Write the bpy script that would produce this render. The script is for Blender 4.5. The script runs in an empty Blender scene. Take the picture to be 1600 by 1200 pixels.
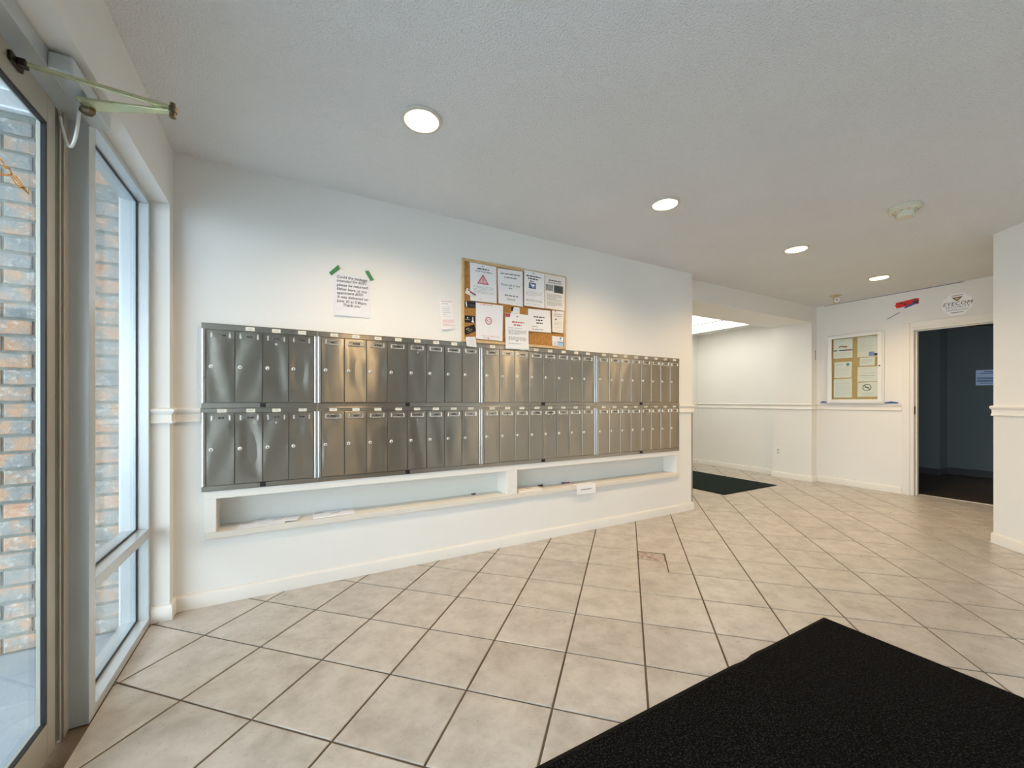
import bpy, bmesh, math, random
from mathutils import Vector, Matrix
random.seed(7)
scene = bpy.context.scene
col = scene.collection
PI = math.pi

# ------------------------------------------------------------------ camera
cam_d = bpy.data.cameras.new('camera')
cam = bpy.data.objects.new('camera', cam_d)
col.objects.link(cam)
cam.location = (0, 0, 1.12)
cam.rotation_euler = (PI / 2, 0, math.radians(60.9 - 90))
cam_d.sensor_width = 36
cam_d.lens = 632 / 1600 * 36
cam_d.shift_y = 27 / 1600
cam_d.clip_start = 0.02
scene.camera = cam

# ------------------------------------------------------------------ world, exposure
world = bpy.data.worlds.new('world')
scene.world = world
world.use_nodes = True
bg = world.node_tree.nodes['Background']
bg.inputs['Color'].default_value = (0.83, 0.90, 1.0, 1)
bg.inputs['Strength'].default_value = 7.2
scene.view_settings.view_transform = 'Standard'
scene.view_settings.look = 'None'
scene.view_settings.gamma = 1
scene.view_settings.use_curve_mapping = False
scene.view_settings.exposure = 0.2
scene.cycles.use_denoising = True
scene.cycles.max_bounces = 10
scene.cycles.diffuse_bounces = 6
scene.cycles.transparent_max_bounces = 12
scene.cycles.sample_clamp_indirect = 6

LAMP_W = 12.0                      # watts of each recessed ceiling lamp
LAMP_COL = (1.0, 0.69, 0.37)
PANEL = 3.1                        # emission of the lit panel in the nook


# ------------------------------------------------------------------ materials
M = {}


def nodes_of(name):
    m = bpy.data.materials.new(name)
    m.use_nodes = True
    nt = m.node_tree
    b = nt.nodes['Principled BSDF']
    M[name] = m
    return m, nt, b


def mat(name, c, rough=0.6, metal=0.0, var=0.0, scale=8.0, bump=0.0, bscale=60.0, spec=0.5, emit=None, estr=0.0,
        rnd=0.0, coat=0.0, c2=None, detail=4.0):
    m, nt, b = nodes_of(name)
    b.inputs['Base Color'].default_value = (*c, 1)
    b.inputs['Roughness'].default_value = rough
    b.inputs['Metallic'].default_value = metal
    b.inputs['Specular IOR Level'].default_value = spec
    b.inputs['Coat Weight'].default_value = coat
    if emit:
        b.inputs['Emission Color'].default_value = (*emit, 1)
        b.inputs['Emission Strength'].default_value = estr
    N = nt.nodes; L = nt.links
    tc = N.new('ShaderNodeTexCoord')
    colout = None
    if var or c2:
        no = N.new('ShaderNodeTexNoise'); no.inputs['Scale'].default_value = scale
        no.inputs['Detail'].default_value = detail
        L.new(tc.outputs['Object'], no.inputs['Vector'])
        rp = N.new('ShaderNodeValToRGB')
        d = c2 if c2 else tuple(max(0, x * (1 - var)) for x in c)
        rp.color_ramp.elements[0].position = 0.35; rp.color_ramp.elements[0].color = (*d, 1)
        rp.color_ramp.elements[1].position = 0.65; rp.color_ramp.elements[1].color = (*c, 1)
        L.new(no.outputs['Fac'], rp.inputs['Fac'])
        colout = rp.outputs['Color']
    if rnd:
        oi = N.new('ShaderNodeObjectInfo')
        hs = N.new('ShaderNodeHueSaturation')
        mr = N.new('ShaderNodeMapRange')
        mr.inputs['To Min'].default_value = 1 - rnd; mr.inputs['To Max'].default_value = 1 + rnd
        L.new(oi.outputs['Random'], mr.inputs['Value']); L.new(mr.outputs['Result'], hs.inputs['Value'])
        if colout: L.new(colout, hs.inputs['Color'])
        else: hs.inputs['Color'].default_value = (*c, 1)
        colout = hs.outputs['Color']
    if colout: L.new(colout, b.inputs['Base Color'])
    if bump:
        nb = N.new('ShaderNodeTexNoise'); nb.inputs['Scale'].default_value = bscale; nb.inputs['Detail'].default_value = 3
        L.new(tc.outputs['Object'], nb.inputs['Vector'])
        bp = N.new('ShaderNodeBump'); bp.inputs['Strength'].default_value = bump; bp.inputs['Distance'].default_value = 0.01
        L.new(nb.outputs['Fac'], bp.inputs['Height']); L.new(bp.outputs['Normal'], b.inputs['Normal'])
    return m


mat('wall_paint', (0.83, 0.82, 0.79), 0.55, var=0.03, scale=1.5, bump=0.05, bscale=180)
mat('ceiling_paint', (0.78, 0.79, 0.80), 0.85, var=0.03, scale=2, bump=0.8, bscale=120)
mat('trim_paint', (0.82, 0.80, 0.755), 0.35, var=0.02, scale=3)
mat('shelf_paint', (0.74, 0.695, 0.62), 0.45, var=0.03, scale=3)
mat('rear_paint', (0.20, 0.205, 0.20), 0.6, var=0.15, scale=1.2)
mat('niche_paint', (0.76, 0.77, 0.74), 0.5, var=0.02, scale=3)
mat('grout', (0.13, 0.095, 0.062), 0.9, var=0.3, scale=6, bump=0.3)
mat('aluminium', (0.60, 0.64, 0.66), 0.34, 0.4, var=0.04, scale=4)
mat('aluminium_taupe', (0.50, 0.47, 0.40), 0.45, 0.4, var=0.05, scale=4)
mat('dark_channel', (0.16, 0.18, 0.145), 0.5, 0.3, var=0.1)
mat('rubber', (0.012, 0.014, 0.018), 0.45, var=0.2)
mat('dark_metal', (0.05, 0.04, 0.032), 0.35, 0.7, var=0.3, scale=30)
mat('bronze', (0.20, 0.16, 0.10), 0.35, 0.8, var=0.3, scale=25)
mat('arm_metal', (0.62, 0.64, 0.40), 0.22, 0.75, var=0.12, scale=20)
mat('chrome', (0.86, 0.84, 0.78), 0.25, 0.6, var=0.03)
mat('nickel', (0.84, 0.83, 0.80), 0.35, 0.4, var=0.05, scale=30)
mat('black_plastic', (0.015, 0.015, 0.016), 0.4, var=0.2, scale=30)
mat('white_plastic', (0.86, 0.86, 0.84), 0.35, var=0.02)
mat('cream_plastic', (0.70, 0.68, 0.54), 0.4, var=0.05, scale=20)
mat('paper', (0.86, 0.86, 0.87), 0.7, var=0.02, scale=10)
mat('paper_warm', (0.84, 0.80, 0.75), 0.7, var=0.02, scale=10)
mat('paper_lilac', (0.80, 0.81, 0.855), 0.7, var=0.02, scale=10)
mat('ink', (0.05, 0.05, 0.055), 0.7, var=0.2)
mat('ink_grey', (0.34, 0.34, 0.36), 0.7, var=0.2)
mat('ink_pale', (0.58, 0.58, 0.60), 0.7, var=0.1)
mat('ink_red', (0.55, 0.08, 0.11), 0.7, var=0.15)
mat('ink_pink', (0.85, 0.52, 0.54), 0.7, var=0.1)
mat('ink_blue', (0.05, 0.13, 0.30), 0.6, var=0.15)
mat('ink_sky', (0.40, 0.58, 0.80), 0.6, var=0.1)
mat('ink_periwinkle', (0.22, 0.30, 0.62), 0.6, var=0.15)
mat('ink_purple', (0.10, 0.08, 0.30), 0.6, var=0.1)
mat('ink_magenta', (0.35, 0.04, 0.16), 0.6, var=0.1)
mat('ink_teal', (0.06, 0.33, 0.34), 0.6, var=0.15)
mat('ink_brown', (0.40, 0.20, 0.10), 0.6, var=0.3, scale=60)
mat('photo_dark', (0.012, 0.02, 0.018), 0.5, var=0.4, scale=90, c2=(0.06, 0.08, 0.09))
mat('photo_grey', (0.50, 0.52, 0.50), 0.5, scale=140, c2=(0.10, 0.12, 0.12))
mat('card_black', (0.012, 0.012, 0.014), 0.3, var=0.2)
mat('gold_print', (0.52, 0.36, 0.06), 0.5, var=0.2, scale=80)
mat('tag_cream', (0.78, 0.74, 0.62), 0.6, var=0.04, scale=20, rnd=0.08)
mat('green_tape', (0.035, 0.23, 0.075), 0.5, var=0.15, scale=60)
mat('red_tape', (0.75, 0.02, 0.022), 0.35, var=0.1, scale=40)
mat('blue_tape', (0.03, 0.10, 0.42), 0.5, var=0.15, scale=50)
mat('pale_blue_tape', (0.20, 0.27, 0.38), 0.5, var=0.15, scale=50)
mat('oak', (0.66, 0.47, 0.25), 0.5, var=0.18, scale=14)
mat('cork', (0.50, 0.245, 0.06), 0.9, scale=70, c2=(0.36, 0.165, 0.04), bump=0.3, bscale=200)
mat('cork_pale', (0.62, 0.40, 0.16), 0.9, scale=70, c2=(0.50, 0.31, 0.12), bump=0.3, bscale=200)
mat('white_metal', (0.82, 0.83, 0.82), 0.35, var=0.02, scale=5)
mat('brass', (0.72, 0.52, 0.22), 0.22, 1.0, var=0.08, scale=20)
mat('brass_pale', (0.70, 0.62, 0.36), 0.3, 0.8, var=0.1, scale=20)
mat('mat_rubber', (0.006, 0.006, 0.007), 0.8, var=0.2, spec=0.15)
mat('concrete', (0.36, 0.42, 0.47), 0.75, var=0.14, scale=5, bump=0.15, bscale=60)
mat('mortar', (0.25, 0.27, 0.245), 0.95, var=0.2, scale=20, bump=0.4, bscale=80)
mat('soffit_paint', (0.82, 0.84, 0.86), 0.6, var=0.05, scale=12)
mat('office_wall_shaded', (0.075, 0.095, 0.095), 0.6, var=0.04, scale=2)  # dimness of the unlit office put into the wall colour
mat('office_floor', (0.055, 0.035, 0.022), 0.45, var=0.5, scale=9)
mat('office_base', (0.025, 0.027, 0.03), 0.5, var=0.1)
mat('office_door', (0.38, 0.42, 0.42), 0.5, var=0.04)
mat('office_paper', (0.48, 0.58, 0.80), 0.6, var=0.05)
mat('white_cable', (0.84, 0.84, 0.82), 0.4, var=0.03)
mat('orange_vinyl', (0.85, 0.42, 0.07), 0.5, var=0.1, scale=30)
mat('lamp_lens', (1, 1, 1), 0.4, emit=(1.0, 0.90, 0.72), estr=5.0)
mat('lamp_baffle', (0.92, 0.90, 0.85), 0.4, var=0.02)
mat('panel_lens', (1, 1, 1), 0.4, emit=(1.0, 0.97, 0.84), estr=PANEL)
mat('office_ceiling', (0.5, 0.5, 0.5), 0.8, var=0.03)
mat('chip_mortar', (0.74, 0.66, 0.60), 0.9, scale=38, c2=(0.40, 0.27, 0.22), bump=0.8, bscale=50)
mat('ring_paint', (0.62, 0.60, 0.54), 0.4, var=0.03)
mat('stripe', (0.36, 0.34, 0.31), 0.5, var=0.08)


def mat_carpet(name, c, c2):
    m, nt, b = nodes_of(name)
    N = nt.nodes; L = nt.links
    tc = N.new('ShaderNodeTexCoord')
    no = N.new('ShaderNodeTexNoise'); no.inputs['Scale'].default_value = 165; no.inputs['Detail'].default_value = 2
    L.new(tc.outputs['Object'], no.inputs['Vector'])
    rp = N.new('ShaderNodeValToRGB')
    rp.color_ramp.elements[0].position = 0.50; rp.color_ramp.elements[0].color = (*c, 1)
    rp.color_ramp.elements[1].position = 0.75; rp.color_ramp.elements[1].color = (*c2, 1)
    L.new(no.outputs['Fac'], rp.inputs['Fac']); L.new(rp.outputs['Color'], b.inputs['Base Color'])
    bp = N.new('ShaderNodeBump'); bp.inputs['Strength'].default_value = 0.9; bp.inputs['Distance'].default_value = 0.006
    L.new(no.outputs['Fac'], bp.inputs['Height']); L.new(bp.outputs['Normal'], b.inputs['Normal'])
    b.inputs['Roughness'].default_value = 0.95
    b.inputs['Specular IOR Level'].default_value = 0.05


mat_carpet('mat_pile', (0.003, 0.003, 0.0035), (0.030, 0.032, 0.033))
mat_carpet('mat_pile_green', (0.012, 0.020, 0.020), (0.055, 0.078, 0.078))


def mat_tile():
    m, nt, b = nodes_of('tile')
    N = nt.nodes; L = nt.links
    tc = N.new('ShaderNodeTexCoord'); oi = N.new('ShaderNodeObjectInfo')
    ad = N.new('ShaderNodeVectorMath'); ad.operation = 'ADD'
    ml = N.new('ShaderNodeMath'); ml.operation = 'MULTIPLY'; ml.inputs[1].default_value = 31.0
    L.new(oi.outputs['Random'], ml.inputs[0])
    L.new(tc.outputs['Object'], ad.inputs[0]); L.new(ml.outputs[0], ad.inputs[1])
    n1 = N.new('ShaderNodeTexNoise'); n1.inputs['Scale'].default_value = 9; n1.inputs['Detail'].default_value = 6
    n1.inputs['Roughness'].default_value = 0.65
    L.new(ad.outputs[0], n1.inputs['Vector'])
    rp = N.new('ShaderNodeValToRGB')
    rp.color_ramp.elements[0].position = 0.32; rp.color_ramp.elements[0].color = (0.385, 0.35, 0.305, 1)
    rp.color_ramp.elements[1].position = 0.62; rp.color_ramp.elements[1].color = (0.53, 0.495, 0.445, 1)
    L.new(n1.outputs['Fac'], rp.inputs['Fac'])
    hs = N.new('ShaderNodeHueSaturation')
    mr = N.new('ShaderNodeMapRange'); mr.inputs['To Min'].default_value = 0.95; mr.inputs['To Max'].default_value = 1.05
    L.new(oi.outputs['Random'], mr.inputs['Value']); L.new(mr.outputs['Result'], hs.inputs['Value'])
    L.new(rp.outputs['Color'], hs.inputs['Color']); L.new(hs.outputs['Color'], b.inputs['Base Color'])
    n2 = N.new('ShaderNodeTexNoise'); n2.inputs['Scale'].default_value = 60; n2.inputs['Detail'].default_value = 4
    L.new(ad.outputs[0], n2.inputs['Vector'])
    r2 = N.new('ShaderNodeMapRange'); r2.inputs['To Min'].default_value = 0.20; r2.inputs['To Max'].default_value = 0.42
    L.new(n2.outputs['Fac'], r2.inputs['Value']); L.new(r2.outputs['Result'], b.inputs['Roughness'])
    bp = N.new('ShaderNodeBump'); bp.inputs['Strength'].default_value = 0.12; bp.inputs['Distance'].default_value = 0.004
    L.new(n2.outputs['Fac'], bp.inputs['Height']); L.new(bp.outputs['Normal'], b.inputs['Normal'])
    b.inputs['Specular IOR Level'].default_value = 0.4


mat_tile()


def mat_brick():
    m, nt, b = nodes_of('brick_clay')
    N = nt.nodes; L = nt.links
    tc = N.new('ShaderNodeTexCoord'); oi = N.new('ShaderNodeObjectInfo')
    ad = N.new('ShaderNodeVectorMath'); ad.operation = 'ADD'
    ml = N.new('ShaderNodeMath'); ml.operation = 'MULTIPLY'; ml.inputs[1].default_value = 57.0
    L.new(oi.outputs['Random'], ml.inputs[0])
    L.new(tc.outputs['Object'], ad.inputs[0]); L.new(ml.outputs[0], ad.inputs[1])
    n1 = N.new('ShaderNodeTexNoise'); n1.inputs['Scale'].default_value = 9; n1.inputs['Detail'].default_value = 6
    n1.inputs['Roughness'].default_value = 0.6
    L.new(ad.outputs[0], n1.inputs['Vector'])
    rp = N.new('ShaderNodeValToRGB')
    e = rp.color_ramp.elements
    e[0].position = 0.30; e[0].color = (0.19, 0.21, 0.22, 1)
    e[1].position = 0.72; e[1].color = (0.44, 0.22, 0.14, 1)
    for p, c in ((0.45, (0.28, 0.29, 0.28)), (0.53, (0.38, 0.29, 0.23)), (0.60, (0.50, 0.31, 0.20))):
        q = e.new(p); q.color = (*c, 1)
    L.new(n1.outputs['Fac'], rp.inputs['Fac'])
    n2 = N.new('ShaderNodeTexNoise'); n2.inputs['Scale'].default_value = 45; n2.inputs['Detail'].default_value = 5
    L.new(ad.outputs[0], n2.inputs['Vector'])
    r2 = N.new('ShaderNodeValToRGB')
    r2.color_ramp.elements[0].position = 0.56; r2.color_ramp.elements[0].color = (0, 0, 0, 1)
    r2.color_ramp.elements[1].position = 0.70; r2.color_ramp.elements[1].color = (0.6, 0.6, 0.6, 1)
    L.new(n2.outputs['Fac'], r2.inputs['Fac'])
    mx = N.new('ShaderNodeMixRGB'); mx.inputs['Color2'].default_value = (0.62, 0.60, 0.56, 1)
    L.new(r2.outputs['Color'], mx.inputs['Fac']); L.new(rp.outputs['Color'], mx.inputs['Color1'])
    L.new(mx.outputs['Color'], b.inputs['Base Color'])
    bp = N.new('ShaderNodeBump'); bp.inputs['Strength'].default_value = 0.7; bp.inputs['Distance'].default_value = 0.01
    L.new(n2.outputs['Fac'], bp.inputs['Height']); L.new(bp.outputs['Normal'], b.inputs['Normal'])
    b.inputs['Roughness'].default_value = 0.9


mat_brick()


def mat_steel(name, c, rough, wave, aniso=0.6):
    m, nt, b = nodes_of(name)
    N = nt.nodes; L = nt.links
    b.inputs['Metallic'].default_value = 1.0
    b.inputs['Base Color'].default_value = (*c, 1)
    b.inputs['Roughness'].default_value = rough
    b.inputs['Anisotropic'].default_value = aniso
    tg = N.new('ShaderNodeCombineXYZ'); tg.inputs['Z'].default_value = 1.0
    L.new(tg.outputs[0], b.inputs['Tangent'])
    tc = N.new('ShaderNodeTexCoord'); oi = N.new('ShaderNodeObjectInfo')
    ml = N.new('ShaderNodeMath'); ml.operation = 'MULTIPLY'; ml.inputs[1].default_value = 83.0
    L.new(oi.outputs['Random'], ml.inputs[0])
    mp = N.new('ShaderNodeMapping'); mp.inputs['Scale'].default_value = (1.0, 1.0, 0.33)
    L.new(tc.outputs['Object'], mp.inputs['Vector'])
    ad = N.new('ShaderNodeVectorMath'); ad.operation = 'ADD'
    L.new(mp.outputs[0], ad.inputs[0]); L.new(ml.outputs[0], ad.inputs[1])
    n2 = N.new('ShaderNodeTexNoise'); n2.inputs['Scale'].default_value = 30; n2.inputs['Detail'].default_value = 3
    L.new(ad.outputs[0], n2.inputs['Vector'])
    mr = N.new('ShaderNodeMapRange'); mr.inputs['To Min'].default_value = rough * 0.8; mr.inputs['To Max'].default_value = rough * 1.2
    L.new(n2.outputs['Fac'], mr.inputs['Value']); L.new(mr.outputs['Result'], b.inputs['Roughness'])


mat_steel('steel_door', (0.42, 0.395, 0.345), 0.34, 0.0, 0.9)
mat_steel('steel_frame', (0.44, 0.415, 0.37), 0.32, 0.0, 0.8)

mat_steel('steel_upright', (0.62, 0.62, 0.61), 0.30, 0.0, 0.2)


def mat_glass(name, tint, refl=1.0):
    m = bpy.data.materials.new(name); m.use_nodes = True; M[name] = m
    nt = m.node_tree; N = nt.nodes; L = nt.links
    N.remove(N['Principled BSDF'])
    tr = N.new('ShaderNodeBsdfTransparent'); tr.inputs['Color'].default_value = (*tint, 1)
    gl = N.new('ShaderNodeBsdfGlossy'); gl.inputs['Roughness'].default_value = 0.0
    lw = N.new('ShaderNodeLayerWeight'); pw = N.new('ShaderNodeMath'); pw.operation = 'POWER'; pw.inputs[1].default_value = 5.0
    fr = N.new('ShaderNodeMath'); fr.operation = 'MULTIPLY_ADD'; fr.inputs[1].default_value = 0.96; fr.inputs[2].default_value = 0.04
    L.new(lw.outputs['Facing'], pw.inputs[0]); L.new(pw.outputs[0], fr.inputs[0])
    mx = N.new('ShaderNodeMixShader')
    L.new(fr.outputs[0], mx.inputs['Fac']); L.new(tr.outputs[0], mx.inputs[1]); L.new(gl.outputs[0], mx.inputs[2])
    L.new(mx.outputs[0], N['Material Output'].inputs['Surface'])


mat_glass('glass', (0.95, 0.985, 0.975))

# ------------------------------------------------------------------ building helpers
ORG = {}                           # world origin of every object


def worg(o):
    return ORG.get(o.name, Vector((0, 0, 0)))


class MB:
    """collects faces in world coordinates; build() links them as one mesh object"""
    def __init__(self):
        self.v = []; self.f = []; self.m = []

    def poly(self, pts, mi=0):
        i = len(self.v); self.v += [tuple(p) for p in pts]
        self.f.append(tuple(range(i, i + len(pts)))); self.m.append(mi)

    def mesh(self, vs, fs, mi=0):
        i = len(self.v); self.v += [tuple(p) for p in vs]
        for f in fs:
            self.f.append(tuple(i + k for k in f)); self.m.append(mi)
        return self

    def box(self, x0, x1, y0, y1, z0, z1, mi=0):
        x0, x1 = sorted((x0, x1)); y0, y1 = sorted((y0, y1)); z0, z1 = sorted((z0, z1))
        vs = [(x0, y0, z0), (x1, y0, z0), (x1, y1, z0), (x0, y1, z0), (x0, y0, z1), (x1, y0, z1), (x1, y1, z1), (x0, y1, z1)]
        fs = [(0, 3, 2, 1), (4, 5, 6, 7), (0, 1, 5, 4), (1, 2, 6, 5), (2, 3, 7, 6), (3, 0, 4, 7)]
        return self.mesh(vs, fs, mi)

    def prism(self, pts, z0, z1, mi=0):
        """pts: ccw xy outline"""
        n = len(pts)
        vs = [(x, y, z0) for x, y in pts] + [(x, y, z1) for x, y in pts]
        fs = [tuple(range(n - 1, -1, -1)), tuple(range(n, 2 * n))]
        fs += [(i, (i + 1) % n, n + (i + 1) % n, n + i) for i in range(n)]
        return self.mesh(vs, fs, mi)

    def lathe(self, prof, c, axis='z', n=28, mi=0, cap=True):
        """prof: (radius, height) pairs along the axis from c"""
        c = Vector(c); vs = []; fs = []
        for r, h in prof:
            for k in range(n):
                a = 2 * PI * k / n
                p = (r * math.cos(a), r * math.sin(a), h)
                if axis == 'y': p = (p[0], -h, p[1])          # points to -y
                elif axis == 'x': p = (-h, p[0], p[1])        # points to -x
                elif axis == '+x': p = (h, p[0], p[1])
                vs.append(tuple(c + Vector(p)))
        for j in range(len(prof) - 1):
            for k in range(n):
                fs.append((j * n + k, j * n + (k + 1) % n, (j + 1) * n + (k + 1) % n, (j + 1) * n + k))
        if cap:
            fs.append(tuple(range(n - 1, -1, -1))); fs.append(tuple((len(prof) - 1) * n + k for k in range(n)))
        return self.mesh(vs, fs, mi)

    def tube(self, path, r, n=10, mi=0):
        path = [Vector(p) for p in path]
        vs = []; fs = []
        rr = r if isinstance(r, (list, tuple)) else [r] * len(path)
        up = Vector((0.31, 0.17, 0.93)).normalized()
        for i, p in enumerate(path):
            d = (path[min(i + 1, len(path) - 1)] - path[max(i - 1, 0)]).normalized()
            u = d.cross(up)
            if u.length < 1e-3: u = d.cross(Vector((1, 0, 0)))
            u.normalize(); w = d.cross(u)
            for k in range(n):
                a = 2 * PI * k / n
                vs.append(tuple(p + rr[i] * (math.cos(a) * u + math.sin(a) * w)))
        for j in range(len(path) - 1):
            for k in range(n):
                fs.append((j * n + k, j * n + (k + 1) % n, (j + 1) * n + (k + 1) % n, (j + 1) * n + k))
        fs.append(tuple(range(n - 1, -1, -1))); fs.append(tuple((len(path) - 1) * n + k for k in range(n)))
        return self.mesh(vs, fs, mi)

    def sweep(self, prof, path, mi=0):
        """prof: closed outline (d, z), d = distance to the right of the path; mitred corners"""
        P = [Vector((x, y)) for x, y in path]
        n = len(prof); vs = []; fs = []
        for i, p in enumerate(P):
            ds = []
            if i > 0: ds.append((P[i] - P[i - 1]).normalized())
            if i < len(P) - 1: ds.append((P[i + 1] - P[i]).normalized())
            ns = [Vector((d.y, -d.x)) for d in ds]
            if len(ns) == 2:
                b = ns[0] + ns[1]
                b = b / b.dot(ns[0])
            else: b = ns[0]
            for d, z in prof:
                q = p + b * d
                vs.append((q.x, q.y, z))
        for j in range(len(P) - 1):
            for k in range(n):
                fs.append((j * n + k, j * n + (k + 1) % n, (j + 1) * n + (k + 1) % n, (j + 1) * n + k))
        fs.append(tuple(range(n - 1, -1, -1))); fs.append(tuple((len(P) - 1) * n + k for k in range(n)))
        return self.mesh(vs, fs, mi)

    def build(self, name, mats, parent=None, smooth=False, bevel=0, origin=None, fix=True):
        if isinstance(mats, str): mats = [mats]
        xs = [p[0] for p in self.v]; ys = [p[1] for p in self.v]; zs = [p[2] for p in self.v]
        o = Vector(origin) if origin is not None else Vector(((min(xs) + max(xs)) / 2, (min(ys) + max(ys)) / 2, min(zs)))
        me = bpy.data.meshes.new(name)
        me.from_pydata([(p[0] - o.x, p[1] - o.y, p[2] - o.z) for p in self.v], [], self.f)
        for k in mats: me.materials.append(M[k])
        me.polygons.foreach_set('material_index', self.m)
        if fix:
            bm = bmesh.new(); bm.from_mesh(me)
            bmesh.ops.recalc_face_normals(bm, faces=bm.faces)
            bm.to_mesh(me); bm.free()
        if smooth:
            me.polygons.foreach_set('use_smooth', [True] * len(me.polygons))
            me.set_sharp_from_angle(angle=math.radians(38))
        me.update()
        return place(name, me, o, parent, bevel)


def place(name, me, loc, parent=None, bevel=0):
    ob = bpy.data.objects.new(name, me)
    col.objects.link(ob)
    loc = Vector(loc)
    ORG[ob.name] = loc
    if parent is not None:
        ob.parent = parent
        ob.location = loc - worg(parent)
    else:
        ob.location = loc
    if bevel:
        md = ob.modifiers.new('bevel', 'BEVEL'); md.width = bevel; md.segments = 2; md.limit_method = 'ANGLE'
        md.angle_limit = math.radians(40)
    return ob


def empty(name, loc, label=None, cat=None, group=None, kind=None):
    o = bpy.data.objects.new(name, None)
    o.empty_display_size = 0.1
    col.objects.link(o); o.location = loc; ORG[o.name] = Vector(loc)
    return tag(o, label, cat, group, kind)


def tag(o, label=None, cat=None, group=None, kind=None):
    if label: o['label'] = label
    if cat: o['category'] = cat
    if group: o['group'] = group
    if kind: o['kind'] = kind
    return o


def struct(name, mb, mats, parent=None, label=None, **k):
    o = mb.build(name, mats, parent, **k)
    if parent is None: o['kind'] = 'structure'
    if label: o['label'] = label
    return o


def text_polys(body, size, align='CENTER', shear=0.0, space=1.0, line=1.0, bold=0.0):
    cu = bpy.data.curves.new('t', 'FONT')
    cu.body = body; cu.size = size; cu.align_x = align; cu.align_y = 'TOP'
    cu.shear = shear; cu.space_character = space; cu.space_line = line; cu.resolution_u = 2; cu.offset = bold * size
    ob = bpy.data.objects.new('t', cu); col.objects.link(ob)
    bpy.context.view_layer.update()
    dg = bpy.context.evaluated_depsgraph_get()
    me = bpy.data.meshes.new_from_object(ob.evaluated_get(dg))
    vs = [(v.co.x, v.co.y) for v in me.vertices]; fs = [tuple(p.vertices) for p in me.polygons]
    bpy.data.objects.remove(ob); bpy.data.meshes.remove(me); bpy.data.curves.remove(cu)
    return vs, fs


# ------------------------------------------------------------------ setting: dimensions
H = 2.44                           # ceiling
XW = 6.50                          # wall with the office door
YM = 2.75                          # mailbox wall
XF = -0.60                         # inner face of the glazing frames
XL = -0.526                        # plaster face above the glazing
AW0 = (4.89, 0.945)                # corner of the slanting wall
AW1 = (2.20, -2.20)
YB = -2.20
GY0, GY1 = 2.88, 3.396             # header over the nook
YN = 4.767                         # back of the nook
DY0, DY1, DZ = 0.99, 1.897, 1.982  # office door opening

# ------------------------------------------------------------------ floor: grout bed and tiles
g = MB(); g.box(-0.72, XW + 0.15, YB - 0.1, YN + 0.1, -0.06, -0.004)
floor = struct('floor', g, 'grout')
S0, SP = -2.754, 0.4765            # tile joints run where x - y = S0 + k*SP ...
T0, TP = 2.067, 0.4845             # ... and x + y = T0 + k*TP
GAP = 0.0042


def clip(poly, f):
    out = []
    for i in range(len(poly)):
        a, b = poly[i], poly[(i + 1) % len(poly)]
        fa, fb = f(a), f(b)
        if fa >= 0: out.append(a)
        if (fa >= 0) != (fb >= 0):
            t = fa / (fa - fb); out.append((a[0] + (b[0] - a[0]) * t, a[1] + (b[1] - a[1]) * t))
    return out


def area(p):
    return 0.5 * sum(p[i][0] * p[(i + 1) % len(p)][1] - p[(i + 1) % len(p)][0] * p[i][1] for i in range(len(p)))


aw_d = Vector((AW1[0] - AW0[0], AW1[1] - AW0[1])).normalized()
aw_n = Vector((aw_d.y, -aw_d.x))


def floor_clip(p, xnook):
    """clip a tile to the lobby (False) or to the nook behind the header (True)"""
    fs = [lambda q: q[0] - XF - 0.003, lambda q: (XW + 0.148) - q[0]]
    if xnook: fs += [lambda q: q[1] - 2.752, lambda q: YN - q[1], lambda q: q[0] - 3.667]
    else: fs += [lambda q: 2.752 - q[1], lambda q: q[1] - YB]
    for f in fs:
        if len(p) < 3: return []
        p = clip(p, f)
    return p


def tile_mesh(mb, p, z=0.0):
    n = len(p); c = (sum(q[0] for q in p) / n, sum(q[1] for q in p) / n)
    k = 0.0025
    ins = []
    for x, y in p:
        d = Vector((c[0] - x, c[1] - y)); L = d.length
        d = d / L * min(k * 1.4, L * 0.3)
        ins.append((x + d.x, y + d.y))
    vs = [(x, y, z - 0.012) for x, y in p] + [(x, y, z - 0.0016) for x, y in p] + [(x, y, z) for x, y in ins]
    fs = [tuple(range(2 * n, 3 * n))]
    for r in (0, 1):
        fs += [(r * n + i, r * n + (i + 1) % n, (r + 1) * n + (i + 1) % n, (r + 1) * n + i) for i in range(n)]
    mb.mesh(vs, fs)


def st(s, t):
    return ((s + t) / 2, (t - s) / 2)


def quad_st(s0, s1, t0, t1):
    g2 = GAP * 1.4142
    return [st(s0 + g2, t0 + g2), st(s1 - g2, t0 + g2), st(s1 - g2, t1 - g2), st(s0 + g2, t1 - g2)][::1]


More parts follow.
